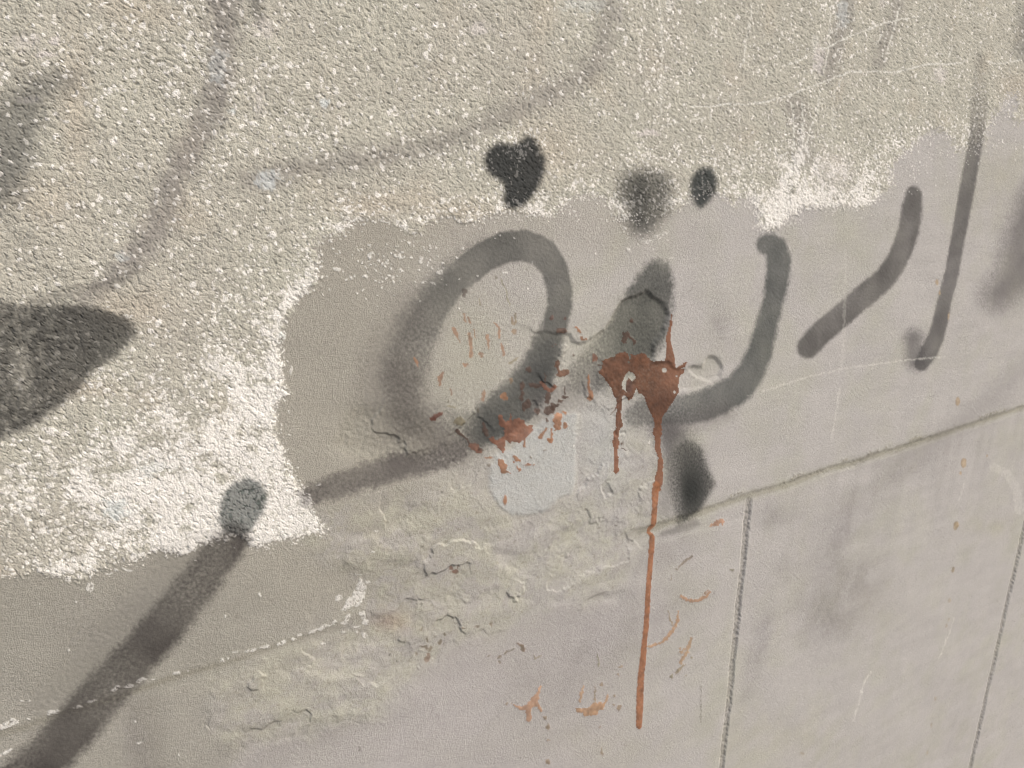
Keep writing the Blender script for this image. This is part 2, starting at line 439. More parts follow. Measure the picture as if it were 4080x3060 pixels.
flk(1000, 1960, [(15, 945, 22, 9, -.3), (85, 930, 27, 10, -.2), (185, 905, 32, 13, -.4), (255, 890, 13, 8), (290, 860, 15, 9), (375, 838, 30, 10, -.3),
                 (425, 822, 36, 12, -.4), (490, 795, 34, 10, -.6), (580, 760, 16, 30, .4), (560, 795, 20, 12), (650, 600, 34, 46, .3), (665, 570, 22, 30),
                 (530, 640, 24, 18, -.3), (610, 655, 40, 26, -.4), (575, 700, 30, 10, -.7), (675, 745, 20, 28, -.3), (690, 790, 18, 22), (640, 820, 24, 6, -.2),
                 (690, 870, 14, 16), (643, 852, 8, 6), (660, 535, 14, 12), (700, 540, 12, 10), (635, 495, 11, 5), (656, 494, 9, 5), (435, 918, 13, 9),
                 (565, 852, 13, 7), (750, 235, 12, 7), (730, 355, 8, 6), (50, 612, 8, 12), (70, 765, 5, 7)])
flk(1000, 1000, [(515, 110, 20, 14), (715, 28, 24, 16), (600, 160, 10, 9), (690, 155, 16, 6), (815, 75, 13, 10), (845, 110, 10, 8), (850, 155, 12, 9), (895, 30, 9, 18),
                 (1020, 55, 16, 18), (1040, 185, 12, 6), (1130, 128, 22, 14), (1095, 195, 17, 12), (480, 235, 8, 9), (240, 715, 8, 26, .2), (220, 965, 7, 9),
                 (207, 690, 5, 6), (400, 1405, 20, 6, -.2), (232, 1110, 9, 4), (1530, 132, 15, 14), (305, 262, 14, 10), (510, 20, 14, 10), (895, 115, 7, 14)])
flk(2000, 0, [(870, 1450, 34, 8, .1), (930, 1420, 22, 8, -.5), (760, 1500, 8, 14, -.3), (1020, 1550, 10, 6), (740, 1300, 16, 12), (735, 1370, 9, 12),
              (980, 1410, 18, 6, -.3), (690, 1325, 8, 10)])
flk(2000, 1000, [(882, 1150, 8, 10), (432, 1172, 7, 9), (25, 135, 12, 10), (180, 70, 5, 12, .3)])
chipw = np.zeros(UF.shape, F32)
for (x, y, a, b, r) in chips:
    chipw = np.maximum(chipw, ell_mask(x, y, max(a, 3.5), max(b, 3.0), r, 1.6, rag=(3 + a * .22, 5)))
chipw = np.maximum(chipw, poly_mask(T(1000, 1960, [(625, 600), (650, 560), (680, 550), (695, 580), (680, 640), (660, 685), (610, 690), (565, 720), (545, 712), (580, 660), (600, 640)]), rag=(6, 6)))
chipw = np.maximum(chipw, poly_mask(T(0, 1960, [(0, 1405), (50, 1378), (115, 1368), (110, 1392), (60, 1410), (0, 1436)]), rag=(4, 5)))
chipw = chipw * ss(noise(.0030, 119) + .6 * noise(.0016, 118), -.55, -.25)
allchip = np.maximum(chip, np.maximum(loose, chipw))

# height of the roughcast coat over the plaster
h = h_pl * (1 - rough_s) + (h_rough + 0.00012 * chip) * rough_s
h = h + loose * 0.0004 + chipw * 0.0003

lap('chips')
# ------------------------------------------------------------------ sprayed black paint
strokes = []   # name, label, coverage, opacity, colour
GREY, PURP, DARK, GREEN = (90, 89, 85), (96, 89, 88), (38, 41, 42), (66, 76, 74)
sprayed = []
def spray(name, label, m, op, c):
    sprayed.append((name, label, m, op, c))
# old faint lines on the roughcast
spray('faded_stroke', 'faded purple grey spray line running down the roughcast at upper left', line_mask([(900, -200), (895, 0, 70), (890, 150), (880, 290), (830, 450), (775, 570), (690, 720), (650, 860), (600, 950), (530, 1020, 45), (450, 1100, 30), (330, 1190, 20)], 58, 46, (24, 10)), .44, (98, 88, 94))
spray('faded_stroke', 'faded purple grey spray line curving over the roughcast above the black dots', line_mask([(1000, 720), (1200, 670), (1400, 635), (1600, 610), (1760, 575), (1900, 510), (2070, 430), (2265, 345), (2370, 265), (2405, 165), (2430, 0), (2440, -200)], 42, 44, (20, 10)), .34, (98, 88, 92))
spray('faded_stroke', 'dull dark spray smudge on the roughcast at the left edge', line_mask([(-60, 760), (10, 720), (40, 600), (70, 470), (130, 360, 60), (230, 320, 40), (320, 300, 20)], 95, 60, (24, 8)), .55, (84, 84, 82))
spray('faded_stroke', 'short faded grey spray line above the painted triangle', line_mask([(130, 1200), (330, 1150), (480, 1120), (560, 1060)], 20, 22, (14, 6)), .35, (90, 84, 80))
spray('faded_stroke', 'faint purple grey vertical streak at the top right of the roughcast', line_mask([(3370, -100), (3365, 60), (3330, 170), (3300, 300)], 30, 34, (14, 6)), .38, (98, 88, 92))
spray('faded_stroke', 'faint slanting purple grey streak at the top right', line_mask([(3590, -60), (3560, 80), (3520, 170), (3500, 250)], 26, 28, (12, 6)), .34, (98, 88, 92))
spray('faded_stroke', 'faint purple grey runs under the white scratches', line_mask([(3165, 420), (3190, 520), (3200, 620)], 44, 30, (10, 6)), .32, (98, 88, 92))
spray('faded_stroke', 'dark spray smudge on the roughcast at the upper right edge', line_mask([(4090, 60), (4085, 160), (4075, 200)], 36, 34, (10, 6)), .5, (78, 78, 80))
spray('faded_stroke', 'small dark spray smudge at the top edge of the roughcast', line_mask([(1010, -40), (1030, 60)], 24, 24, (10, 6)), .5, (80, 78, 76))
# painted triangle at the left
tri = poly_mask(T(0, 1000, [(-700, 420), (-300, 300), (0, 300), (120, 330), (300, 318), (480, 320), (620, 350), (740, 385), (800, 440), (815, 500), (760, 580),
                            (680, 650), (560, 720), (480, 830), (400, 900), (300, 970), (200, 1040), (80, 1100), (0, 1140), (-300, 1220), (-700, 900)]), rag=(7, 6))
tri_s = blur(tri, 3) * (1 - .30 * np.clip(noise(0.007, 120) * 1.2 + .1, 0, 1) * ss(PX, 420, 80)) * (1 - .35 * gb(85, 1470, 36, 110) )
spray('painted_triangle', 'dark grey sprayed triangle on the roughcast at the left edge', tri_s, .84, (64, 62, 60))
# letters
r7 = lambda p: T(1700, 400, p, 1200 / 2212)
dot1 = blur(poly_mask(r7([(415, 430), (440, 370), (510, 310), (580, 310), (640, 325), (700, 290), (735, 245), (790, 290), (830, 350), (870, 430), (865, 530),
                     (830, 620), (780, 700), (720, 770), (650, 800), (580, 790), (550, 740), (570, 680), (560, 620), (540, 590), (500, 570), (440, 530)]), rag=(3, 4)), 2)
spray('painted_dot', 'large black lobed paint dot on the roughcast above the loop letter', dot1, .94 , (41, 44, 46))
dot2 = blur(poly_mask(r7([(1410, 560), (1540, 500), (1710, 505), (1800, 560), (1805, 690), (1765, 820), (1715, 910), (1640, 985), (1520, 990), (1450, 900),
                     (1450, 800), (1390, 730), (1390, 620)]), rag=(6, 5)), 6)
spray('painted_dot', 'blurred grey paint dot on the roughcast edge, middle of the three dots', dot2 * (0.80 + .2 * gb(2545, 790, 40, 140)), .90, (58, 58, 56))
dot3 = blur(poly_mask(r7([(2030, 485), (2100, 500), (2130, 570), (2130, 640), (2100, 720), (2050, 770), (2010, 795), (1970, 770), (1930, 690), (1930, 590), (1970, 520)]), rag=(2, 3)), 2)
spray('painted_dot', 'small black oval paint dot right of the blurred dot', dot3, .93, (46, 52, 53))
arc = line_mask([(1760, 1180, 60), (1850, 1085, 62), (1930, 1025, 62), (2010, 985, 62), (2090, 978, 62), (2160, 1005, 60), (2205, 1060, 54), (2230, 1150, 51), (2230, 1220, 50), (2212, 1290, 50)], 55, 9, (3, 2))
arc = arc * (1 - .8 * ss(PX * .7 - PY * .5, 800, 640) * ss(PY, 1020, 1080))
arcl = line_mask([(1960, 1020, 60), (1880, 1065, 66), (1790, 1150, 78), (1715, 1250, 86), (1650, 1360, 88), (1610, 1480, 84), (1600, 1600, 70), (1640, 1670, 60)], 60, 46, (14, 4))
inner = ss(line_mask([(1985, 1085), (1905, 1185), (1830, 1290), (1790, 1400), (1775, 1500), (1790, 1590)], 60, 26, (3, 2)), .2, .9)
arcl = arcl * (1 - inner * .85) * (0.50 + .50 * ss(PY, 1500, 1100))
arcb = line_mask([(2208, 1290, 48), (2190, 1350, 56), (2165, 1430, 68), (2125, 1520, 84), (2060, 1600, 90), (1980, 1665, 84), (1900, 1712, 72), (1820, 1700, 56), (1750, 1660, 50)], 55, 18, (9, 5))
arcb = arcb * (.25 + .75 * ss(PX, 1760, 1950))
loop = np.maximum(np.maximum(arc, arcl), arcb)
spray('painted_letter', 'grey sprayed open loop letter with rust red flecks on its lower curve', loop, .80, GREY)
spray('spray_haze', 'darker second pass of grey on the lower curve of the loop', line_mask([(2180, 1400, 44), (2140, 1500, 66), (2070, 1600, 74), (1990, 1680, 66), (1910, 1740, 52)], 50, 40, (12, 6)), .50, (62, 64, 64))
spray('spray_haze', 'wide faint overspray around the lower left of the loop', line_mask([(1640, 1250, 70), (1570, 1400, 90), (1540, 1560, 100), (1600, 1720, 90), (1750, 1760, 60)], 95, 90, (16, 6)), .42, (98, 91, 88))
tail = line_mask([(1830, 1795, 40), (1740, 1835, 44), (1640, 1850, 50), (1560, 1865, 52), (1480, 1890, 52), (1400, 1915, 48), (1310, 1950, 46), (1225, 1978, 40)], 48, 20, (12, 9))
tail = tail * (.8 + .2 * gb(1600, 1855, 110, 60)) * (1 - .35 * gb(1750, 1800, 90, 40))
spray('spray_haze', 'brown grey smudge between the loop and its tail stroke', line_mask([(1610, 1500), (1640, 1640), (1720, 1740), (1840, 1780)], 70, 60, (14, 7)), .40, (92, 84, 80))
spray('painted_letter', 'brown grey sprayed tail stroke under the loop letter', tail, .84, (86, 79, 78))
tooth = line_mask([(2618, 1100, 64), (2602, 1150, 82), (2580, 1220, 102), (2555, 1300, 112), (2510, 1370, 110), (2430, 1430, 90), (2330, 1510, 70)], 70, 22, (10, 6))
tooth = tooth * (.9 - .5 * ss(PX, 2470, 2330))
spray('painted_letter', 'short grey sprayed tooth letter above the rust red splash', tooth, .88, (74, 75, 71))
spray('spray_haze', 'faint purple grey overspray between the loop and the splash', line_mask([(2360, 1480), (2300, 1560), (2230, 1600), (2160, 1640)], 60, 50, (10, 4)), .40, PURP)
bowl = line_mask([(3060, 975, 46), (3095, 990, 46), (3103, 1040, 50), (3098, 1100, 48), (3083, 1200, 43), (3055, 1300, 46), (3028, 1400, 50), (2995, 1480, 54), (2941, 1550, 60), (2862, 1592, 62),
                  (2796, 1618, 62), (2729, 1630, 60), (2663, 1635, 58), (2583, 1640, 54), (2530, 1660, 40)], 50, 13, (5, 3))
bowl = bowl * (.68 + .32 * ss(PX, 2560, 2950))
spray('spray_haze', 'grey overspray joining the hook letter to the dark dot below', line_mask([(2660, 1700), (2690, 1750), (2740, 1830), (2750, 1900)], 62, 46, (8, 4)), .56, (82, 78, 78))
spray('painted_letter', 'long grey sprayed hook letter right of the rust red splash', bowl, .84, (84, 86, 83))
spray('spray_haze', 'purple grey overspray under the hook letter', line_mask([(2880, 1640), (2760, 1680), (2660, 1700), (2560, 1640)], 40, 45, (8, 4)), .40, PURP)
blob = blur(poly_mask(T(2000, 1000, [(1040, 1180), (1100, 1130), (1190, 1170), (1230, 1280), (1285, 1390), (1240, 1480), (1180, 1570), (1110, 1625), (1050, 1660), (1030, 1560),
                                (990, 1400), (985, 1260)]), rag=(3, 3)), 2) * (.56 + .5 * gb(2750, 1960, 100, 150)) * (.35 + .65 * ss(PX, 2640, 2740))
spray('painted_dot', 'dark smoky paint dot under the hook letter touching the ledge', blob, .95, (54, 55, 53))
spray('spray_haze', 'smoky overspray left of the dark dot', line_mask([(2670, 1740, 40), (2660, 1880, 40), (2650, 2030, 30)], 40, 50, (8, 4)), .42, (84, 80, 80))
spray('spray_haze', 'dark overspray trailing left along the ledge', line_mask([(2770, 2085, 16), (2700, 2110, 14), (2640, 2130, 8)], 12, 14, (3, 3)), .45, (80, 76, 74))
dal = line_mask([(3640, 775, 34), (3633, 830, 41), (3620, 920, 43), (3592, 1000, 43), (3560, 1060, 43), (3525, 1110, 44), (3430, 1192, 46), (3340, 1268, 46), (3262, 1335, 47), (3218, 1385, 44)], 44, 9, (3, 2))
spray('painted_letter', 'short grey sprayed curved letter between the hook and the tall stroke', dal, .82, (91, 87, 84))
alif = line_mask([(3900, 230, 20), (3900, 350, 34), (3898, 450, 33), (3890, 530, 30), (3882, 600, 29), (3868, 663, 30), (3848, 780, 31), (3822, 930, 29), (3795, 1080, 28), (3762, 1200, 28),
                  (3745, 1280, 31), (3728, 1345, 34), (3700, 1405, 36), (3672, 1450, 28)], 30, 7, (2, 2))
alif = alif * (.28 + .72 * ss(PY, 330, 660))
spray('painted_letter', 'tall thin grey sprayed stroke ending in a hook near the right edge', alif, .80, (90, 86, 85))
spray('spray_haze', 'blurred left tip of the tall stroke', line_mask([(3636, 1350, 38), (3650, 1430, 44)], 30, 30, (6, 3)), .68, (88, 84, 84))
spray('painted_letter', 'blurred purple grey stroke cut by the right edge of the picture', line_mask([(4130, 780, 60), (4085, 900, 66), (4065, 1020, 80), (4070, 1080, 90), (3970, 1180, 60)], 50, 60, (8, 4)), .66, (86, 80, 80))
spray('spray_haze', 'faint slanting grey overspray crossing the ledge at the right', line_mask([(4120, 1440, 40), (3980, 1560, 36), (3875, 1650, 34), (3742, 1762, 32), (3543, 1862, 28)], 40, 60, (16, 4)), .28, (96, 90, 90))
# lower left
dotg = blur(poly_mask(T(0, 1960, [(1400, -60), (1480, -88), (1560, -60), (1605, 0), (1600, 70), (1560, 150), (1510, 235), (1440, 262), (1350, 240), (1310, 170), (1325, 60), (1350, -10)]), rag=(4, 4)), 2)
spray('painted_dot', 'dark green grey paint dot on the white roughcast at lower left', dotg, .88, (72, 82, 80))
diag = line_mask([(935, 2140, 62), (862, 2228, 72), (796, 2315, 76), (716, 2415, 80), (640, 2510, 84), (564, 2597, 84), (470, 2700, 86), (385, 2795, 90), (320, 2870, 92), (255, 2945, 92), (170, 3030, 92), (60, 3130, 92), (-200, 3400, 90)], 80, 26, (9, 5))
diag = diag * (0.88 + .25 * np.clip(noise(.05, 131), -1, .4))
spray('painted_stroke', 'wide brown grey diagonal spray stroke at lower left', diag, .88, (70, 64, 62))
spray('spray_haze', 'soft overspray left of the diagonal stroke', line_mask([(800, 2190, 70), (690, 2290, 90), (600, 2400, 100), (480, 2540, 100), (350, 2680, 90), (180, 2800, 60)], 60, 90, (10, 4)), .26, (90, 86, 82))

paintcov = np.zeros(UF.shape, F32)
for s in sprayed:
    if s[0] != 'faded_stroke':
        paintcov = np.maximum(paintcov, s[2] * s[3])

lap('spray')
# ------------------------------------------------------------------ rust red paint
RUST, LIGHT, PALE, DRUST = (108, 72, 52), (156, 108, 76), (178, 138, 103), (84, 63, 53)
splashes = []    # name, label, mask, colour, opacity
def rp(name, label, m, c, op=.95):
    splashes.append((name, label, m, c, op))
r5 = lambda p: T(2100, 1100, p, K8)
r6 = lambda p: T(1600, 1100, p, K8)
heart = poly_mask(r5([(590, 790), (625, 770), (630, 700), (690, 680), (740, 665), (760, 640), (820, 630), (850, 650), (855, 700), (870, 680), (870, 650), (920, 655), (960, 640), (1000, 650),
                      (1010, 680), (1040, 705), (1090, 700), (1140, 700), (1150, 640), (1152, 580), (1148, 520), (1163, 450), (1176, 400), (1190, 315), (1200, 318), (1199, 400), (1188, 480), (1188, 560), (1205, 600),
                      (1215, 660), (1225, 740), (1230, 760), (1290, 720), (1325, 708), (1305, 750), (1270, 770), (1305, 770), (1308, 800), (1270, 830), (1255, 900), (1255, 960), (1225, 1010), (1180, 1070),
                      (1150, 1120), (1120, 1160), (1110, 1220), (1112, 1300), (1098, 1335), (1102, 1440), (1117, 1500), (1122, 1560), (1115, 1700), (1100, 1780), (1050, 1780), (1052, 1680), (1078, 1570), (1083, 1500), (1058, 1440), (1052, 1330),
                      (1036, 1300), (1048, 1240), (1048, 1180), (1020, 1130), (990, 1060), (970, 990), (930, 970), (905, 930), (890, 960), (890, 1000), (850, 1035), (825, 1000), (800, 980), (790, 1000),
                      (792, 1080), (784, 1130), (792, 1200), (802, 1240), (768, 1280), (763, 1340), (768, 1400), (753, 1450), (757, 1560), (756, 1610), (732, 1638), (710, 1610), (720, 1540), (726, 1440),
                      (710, 1390), (723, 1300), (743, 1250), (743, 1180), (748, 1100), (743, 1020), (720, 990), (700, 930), (670, 890), (640, 850), (615, 815)]), rag=(1.2, 2.2))
hole = poly_mask(r5([(820, 810), (850, 790), (885, 800), (905, 850), (870, 870), (840, 840), (820, 880), (825, 960), (790, 930), (780, 890), (800, 850)]), rag=(1, 2))
for (x, y, r) in [(1140, 780, 20), (1243, 830, 8), (1220, 960, 12), (850, 715, 9), (1015, 668, 10)]:
    q = r5([(x, y)])[0]
    hole = np.maximum(hole, ell_mask(q[0], q[1], r * K8, r * K8, 0, 1.5))
heart = heart * (1 - hole)
main_drip = line_mask([(2612, 1930, 14), (2609, 1960, 14), (2606, 2030, 11), (2603, 2093, 10.5), (2588, 2112, 6), (2586, 2122, 6), (2597, 2134, 8), (2601, 2142, 10), (2593, 2225, 10.5), (2581, 2358, 10.5), (2574, 2490, 10.5),
                       (2568, 2557, 11), (2562, 2623, 12), (2555, 2689, 13), (2552, 2756, 14), (2548, 2822, 14), (2545, 2893, 12)], 10, 1.5, (1.2, 2.0))
rp('paint_splash', 'rust red heart shaped paint splash with two drips in the middle of the wall', heart, (106, 68, 47))
rp('paint_drip', 'long thin rust red drip running from the splash over the ledge', main_drip, (152, 101, 70))
def rl(name, ox, oy, k, items, c, op=.9, label=None):
    for e in items:
        kind, dat = e[0], e[1]
        cc = e[2] if len(e) > 2 else c
        if kind == 'e':
            for q in dat:
                x, y, a = q[:3]; b = q[3] if len(q) > 3 else a; r = q[4] if len(q) > 4 else 0
                m = ell_mask(ox + x * k, oy + y * k, max(a * k, 3.2), max(b * k, 3.2), r, 1.8, rag=(3, 5))
                rp('paint_drop' if max(a, b) * k < 13 else 'paint_splash', label, m, cc, op)
        elif kind == 'l':
            pts, wd = dat
            rp('paint_drip', label, line_mask(T(ox, oy, pts, k), max(wd * k, 2.4), 1.8, (3, 4.5)), cc, op)
        else:
            rp('paint_splash', label, poly_mask(T(ox, oy, dat, k), rag=(2.5, 4.5)), cc, op)
# lower curve of the loop letter
rl('c', 1600, 1100, K8, [
    ('p', [(720, 1340), (760, 1330), (800, 1360), (840, 1310), (850, 1260), (810, 1230), (795, 1150), (825, 1140), (850, 1210), (890, 1190), (905, 1130), (915, 1190), (930, 1180), (970, 1170),
           (1010, 1200), (1030, 1240), (1080, 1230), (1085, 1270), (1050, 1310), (1010, 1350), (960, 1385), (920, 1360), (900, 1390), (860, 1350), (850, 1400), (855, 1440), (840, 1465), (800, 1420), (770, 1390)], (132, 84, 62)),
    ('l', ([(680, 1210, 5), (690, 1270, 20), (712, 1325, 10)], 14), DRUST),
    ('l', ([(460, 1280, 18), (500, 1320, 10), (545, 1350, 8), (565, 1385, 8)], 10), DRUST),
    ('e', [(605, 1415, 46, 30, .5), (640, 1450, 26, 22)], (122, 84, 68)), ('l', ([(640, 1425, 9), (692, 1440, 3)], 6), DRUST),
    ('l', ([(1015, 1350, 8), (1012, 1405, 9)], 9), LIGHT), ('l', ([(1188, 1258, 8), (1160, 1300, 12), (1145, 1325, 22)], 9), LIGHT),
    ('l', ([(1230, 1265, 9), (1238, 1320, 9), (1225, 1360, 22)], 9), LIGHT), ('e', [(1212, 1352, 18, 10)], LIGHT),
    ('p', [(1255, 1150), (1300, 1130), (1325, 1130), (1320, 1080), (1330, 1150), (1315, 1210), (1320, 1260), (1295, 1275), (1260, 1270), (1250, 1230)], LIGHT),
    ('e', [(1350, 1130, 18, 12), (1350, 1230, 22, 25)], LIGHT),
    ('l', ([(1548, 830, 8), (1555, 900, 9), (1560, 960, 14), (1565, 1005, 24)], 9), LIGHT),
    ('p', [(795, 1505), (830, 1510), (865, 1560), (860, 1600), (900, 1630), (850, 1625), (820, 1625), (800, 1560)], LIGHT),
    ('e', [(940, 1500, 30, 14, .6), (925, 1530, 12, 12), (965, 1520, 14, 10), (955, 1580, 8, 26, -.5), (975, 1600, 12, 16), (1040, 1558, 30, 9), (720, 1500, 30, 8), (1090, 1555, 5, 6)], LIGHT),
    ('e', [(720, 1565, 18, 13), (1180, 1440, 16, 8, -.3), (1060, 1495, 9, 9)], (130, 118, 106)),
    ('l', ([(1160, 890), (1200, 925), (1235, 950), (1270, 915)], 15), (134, 88, 68)),
    ('e', [(1110, 905, 56, 18, .1), (1000, 905, 26, 32), (1005, 970, 18, 30), (1050, 1060, 26, 40), (1215, 1010, 24, 50), (1225, 1110, 40, 40), (1255, 1080, 22, 30), (1290, 1070, 26, 11),
           (1318, 1035, 26, 15), (1362, 1003, 24, 11), (1357, 950, 11, 36), (1130, 1120, 26, 26), (1190, 850, 7, 44), (1050, 770, 28, 22), (1200, 1190, 12, 16), (1020, 1080, 20, 40), (990, 1010, 18, 24)], DRUST, ),
    ('e', [(295, 1150, 58, 20, -.55), (260, 1175, 26, 22)], (112, 70, 58)), ('e', [(480, 1200, 46, 36)], (132, 122, 100)), ('e', [(630, 1110, 10, 18, .3), (380, 1035, 9, 11)], (120, 112, 98)),
    ('e', [(1240, 345, 20, 20), (1350, 350, 16, 12), (1280, 570, 8, 8), (1250, 580, 7, 7)], (112, 86, 78)), ('e', [(1322, 450, 46, 26, .1)], (120, 92, 78)),
    ('l', ([(1440, 430, 8), (1460, 452, 14), (1482, 472, 6)], 9), LIGHT), ('l', ([(1488, 500, 6), (1498, 525, 14), (1530, 520, 7)], 8), LIGHT),
    ('e', [(1340, 805, 54, 26, -.25)], RUST), ('l', ([(1300, 710, 16), (1285, 750, 14), (1305, 790, 10)], 12), RUST), ('e', [(1605, 680, 22, 30)], (132, 90, 72)),
    ('e', [(1430, 655, 8, 9)], DRUST)], RUST, .88)
# runs inside the loop
PL = (166, 122, 92)
rl('c', 1600, 1100, K8, [
    ('l', ([(430, 430, 8), (450, 470, 16), (470, 510, 8), (490, 547, 4)], 8)), ('l', ([(515, 310, 5), (525, 350, 9), (530, 380, 6)], 6)), ('l', ([(560, 350), (565, 390)], 8)),
    ('l', ([(560, 480, 14), (570, 540, 12), (575, 600, 16), (577, 660, 14)], 8)), ('l', ([(600, 440), (605, 505)], 4)), ('l', ([(708, 488, 8), (715, 550, 10), (720, 600, 8)], 8)),
    ('l', ([(775, 380, 5), (805, 430, 8), (812, 510, 12)], 8)), ('l', ([(825, 560, 6), (835, 600, 14), (845, 650, 10)], 8)), ('e', [(655, 645, 22, 12), (662, 668, 14, 12), (530, 732, 22, 14)]),
    ('l', ([(105, 675, 6), (120, 700, 10), (136, 752, 4)], 8)), ('l', ([(340, 790, 7), (320, 840, 20), (318, 900, 13)], 8), (160, 112, 82)), ('e', [(675, 985, 16, 46, .15)], PL),
    ('e', [(840, 990, 26, 28), (862, 1010, 14, 18)], (156, 112, 82)), ('e', [(937, 462, 22, 22), (905, 860, 16, 22)], (150, 124, 98)),
    ('l', ([(945, 310), (940, 400)], 7), (150, 130, 100)), ('l', ([(915, 350), (925, 390)], 8), (156, 130, 100)), ('l', ([(645, 190, 7), (655, 240, 7)], 7), (150, 138, 115)),
    ('l', ([(820, 30), (860, 120), (880, 180), (900, 250)], 4), (140, 134, 105)), ('e', [(518, 120, 28, 20), (520, 160, 14, 18)], (92, 80, 74)), ('e', [(782, 18, 10, 14)], (120, 112, 98)),
    ('l', ([(890, 720, 9), (940, 690, 8), (970, 665, 5)], 6), (150, 138, 112)), ('l', ([(405, 930), (415, 985)], 6)), ('l', ([(380, 1075), (440, 1080)], 7), (150, 140, 115))], PL, .72)
# upper part of the splash
rl('c', 2100, 1100, K8, [
    ('p', [(795, 540), (805, 500), (800, 465), (830, 480), (850, 455), (870, 500), (900, 525), (920, 540), (900, 575), (885, 540), (850, 510), (830, 560), (810, 570)], DRUST),
    ('e', [(880, 370, 11, 18)], DRUST), ('e', [(850, 910, 26, 60)], (104, 78, 68)),
    ('l', ([(700, 1148, 4), (740, 1090, 5)], 4), RUST), ('e', [(790, 1390, 16, 8, -.6), (805, 1435, 22, 6, .4)], DRUST), ('l', ([(640, 725), (590, 745)], 5), DRUST)], RUST, .9)
rp('paint_drop', None, ell_mask(2010, 1991, 7, 20, .1, 2, (1, 2)), LIGHT, .9)
t23 = (2000, 1960, 1100 / 1659)
rl('c', *t23, [
    ('p', [(42, 1258), (90, 1280), (130, 1283), (170, 1240), (203, 1205), (222, 1158), (234, 1156), (218, 1230), (207, 1260), (228, 1290), (246, 1318), (225, 1314), (195, 1280), (174, 1295), (176, 1350), (162, 1384), (141, 1372), (138, 1310), (95, 1300)], (178, 138, 110)),
    ('p', [(443, 1300), (470, 1298), (510, 1296), (545, 1268), (580, 1266), (622, 1262), (612, 1300), (578, 1312), (572, 1335), (520, 1342), (495, 1348), (480, 1325), (453, 1322)], PALE),
    ('l', ([(486, 1162, 5), (472, 1210, 10), (463, 1262, 5)], 8), (176, 142, 112)), ('l', ([(636, 1222, 7), (610, 1282, 5)], 5), (176, 142, 112)),
    ('e', [(275, 1412, 14, 17), (257, 1353, 9, 11), (278, 1490, 7, 7), (277, 1622, 13, 15), (703, 1297, 14, 17), (712, 1048, 12, 10), (697, 1095, 8, 6), (593, 1152, 12, 12), (673, 1225, 7, 9),
           (673, 1280, 7, 5), (600, 1560, 6, 23), (25, 1270, 6, 6), (587, 1415, 5, 9), (557, 1230, 3, 60)], (150, 130, 108)),
    ('l', ([(572, 975, 3), (580, 1040, 7)], 4), (140, 132, 112)), ('l', ([(1075, 628, 8), (1110, 646, 7), (1150, 655, 6), (1200, 640, 9), (1248, 605, 8)], 7), (170, 130, 100)), ('l', ([(1214, 608), (1238, 590)], 5), (160, 128, 102)),
    ('l', ([(1058, 715, 3), (1052, 780, 8), (1025, 835, 9), (990, 880, 9), (940, 915, 7), (875, 932, 5)], 7), (172, 136, 104)), ('l', ([(998, 715, 3), (1008, 760, 6), (1024, 800, 5)], 4), (150, 132, 108)),
    ('l', ([(1142, 388, 6), (1100, 415, 6), (1070, 440, 4), (1045, 467, 2)], 4), (140, 126, 110)), ('l', ([(1018, 525), (1022, 495)], 2.5), (140, 126, 110)),
    ('l', ([(1136, 875, 6), (1125, 910, 12), (1105, 970, 9), (1075, 1030, 9)], 8), (178, 146, 114)), ('l', ([(1100, 1035, 5), (1050, 1090, 9)], 6), (158, 142, 116)),
    ('e', [(1078, 962, 14, 12), (1068, 940, 6, 6), (1095, 945, 8, 6), (1120, 965, 8, 6)], (176, 146, 118)), ('e', [(1143, 995, 7, 10), (1022, 1110, 7, 11), (1105, 1105, 6, 8)], (140, 130, 108)),
    ('p', [(1240, 210), (1280, 178), (1330, 155), (1336, 175), (1330, 205), (1318, 190), (1300, 200), (1280, 205)], (174, 132, 104)),
    ('l', ([(95, 910), (130, 930), (130, 955)], 6), (130, 108, 92)), ('l', ([(190, 980), (200, 1000), (232, 985)], 5), (150, 138, 118)), ('l', ([(1198, 1138, 2), (1195, 1380, 2)], 2), (130, 126, 114)),
    ('l', ([(10, 975), (75, 940)], 3), (120, 110, 96)), ('e', [(1382, 468, 11, 8)], (138, 132, 112))], PALE, .85)
rl('c', 1000, 1960, 1100 / 1659, [
    ('e', [(1200, 455, 14, 12), (1225, 478, 20, 14, .3), (1240, 450, 5, 12)], (116, 80, 66)), ('e', [(1063, 1000, 14, 30, .3)], (136, 112, 96)),
    ('e', [(1063, 892, 8, 20, -.2), (1045, 933, 26, 8, .3), (1140, 905, 11, 20, .4), (1168, 855, 7, 10), (1078, 945, 8, 20, .4), (995, 975, 5, 14), (1025, 825, 12, 5, -.5)], (124, 110, 92)),
    ('e', [(1625, 935, 10, 20, -.4), (1490, 990, 12, 8, -.5), (1495, 1020, 5, 14), (1270, 815, 12, 6), (1355, 806, 18, 5, -.2), (1443, 795, 5, 20), (1432, 988, 12, 4), (1530, 965, 14, 4, -.7)], (128, 112, 94)),
    ('e', [(840, 982, 5, 5), (880, 1022, 5, 5), (960, 1002, 5, 5), (652, 1545, 4, 14, .6), (1150, 2, 4, 4)], (90, 86, 74))], RUST, .8)
for i, q in enumerate([(1260, 905, 13, 27), (1300, 1275, 17, 30), (1280, 1335, 7, 10), (1137, 188, 10, 20), (1205, 392, 6, 20), (1152, 248, 5, 16), (1255, 1645, 14, 18), (1438, 1232, 5, 8)]):
    rp('paint_drop', None, ell_mask(2980 + q[0] * .663, 1000 + q[1] * .663, q[2] * .663, q[3] * .663, .1, 1.8, (1.5, 2)), (176, 152, 122), .8)
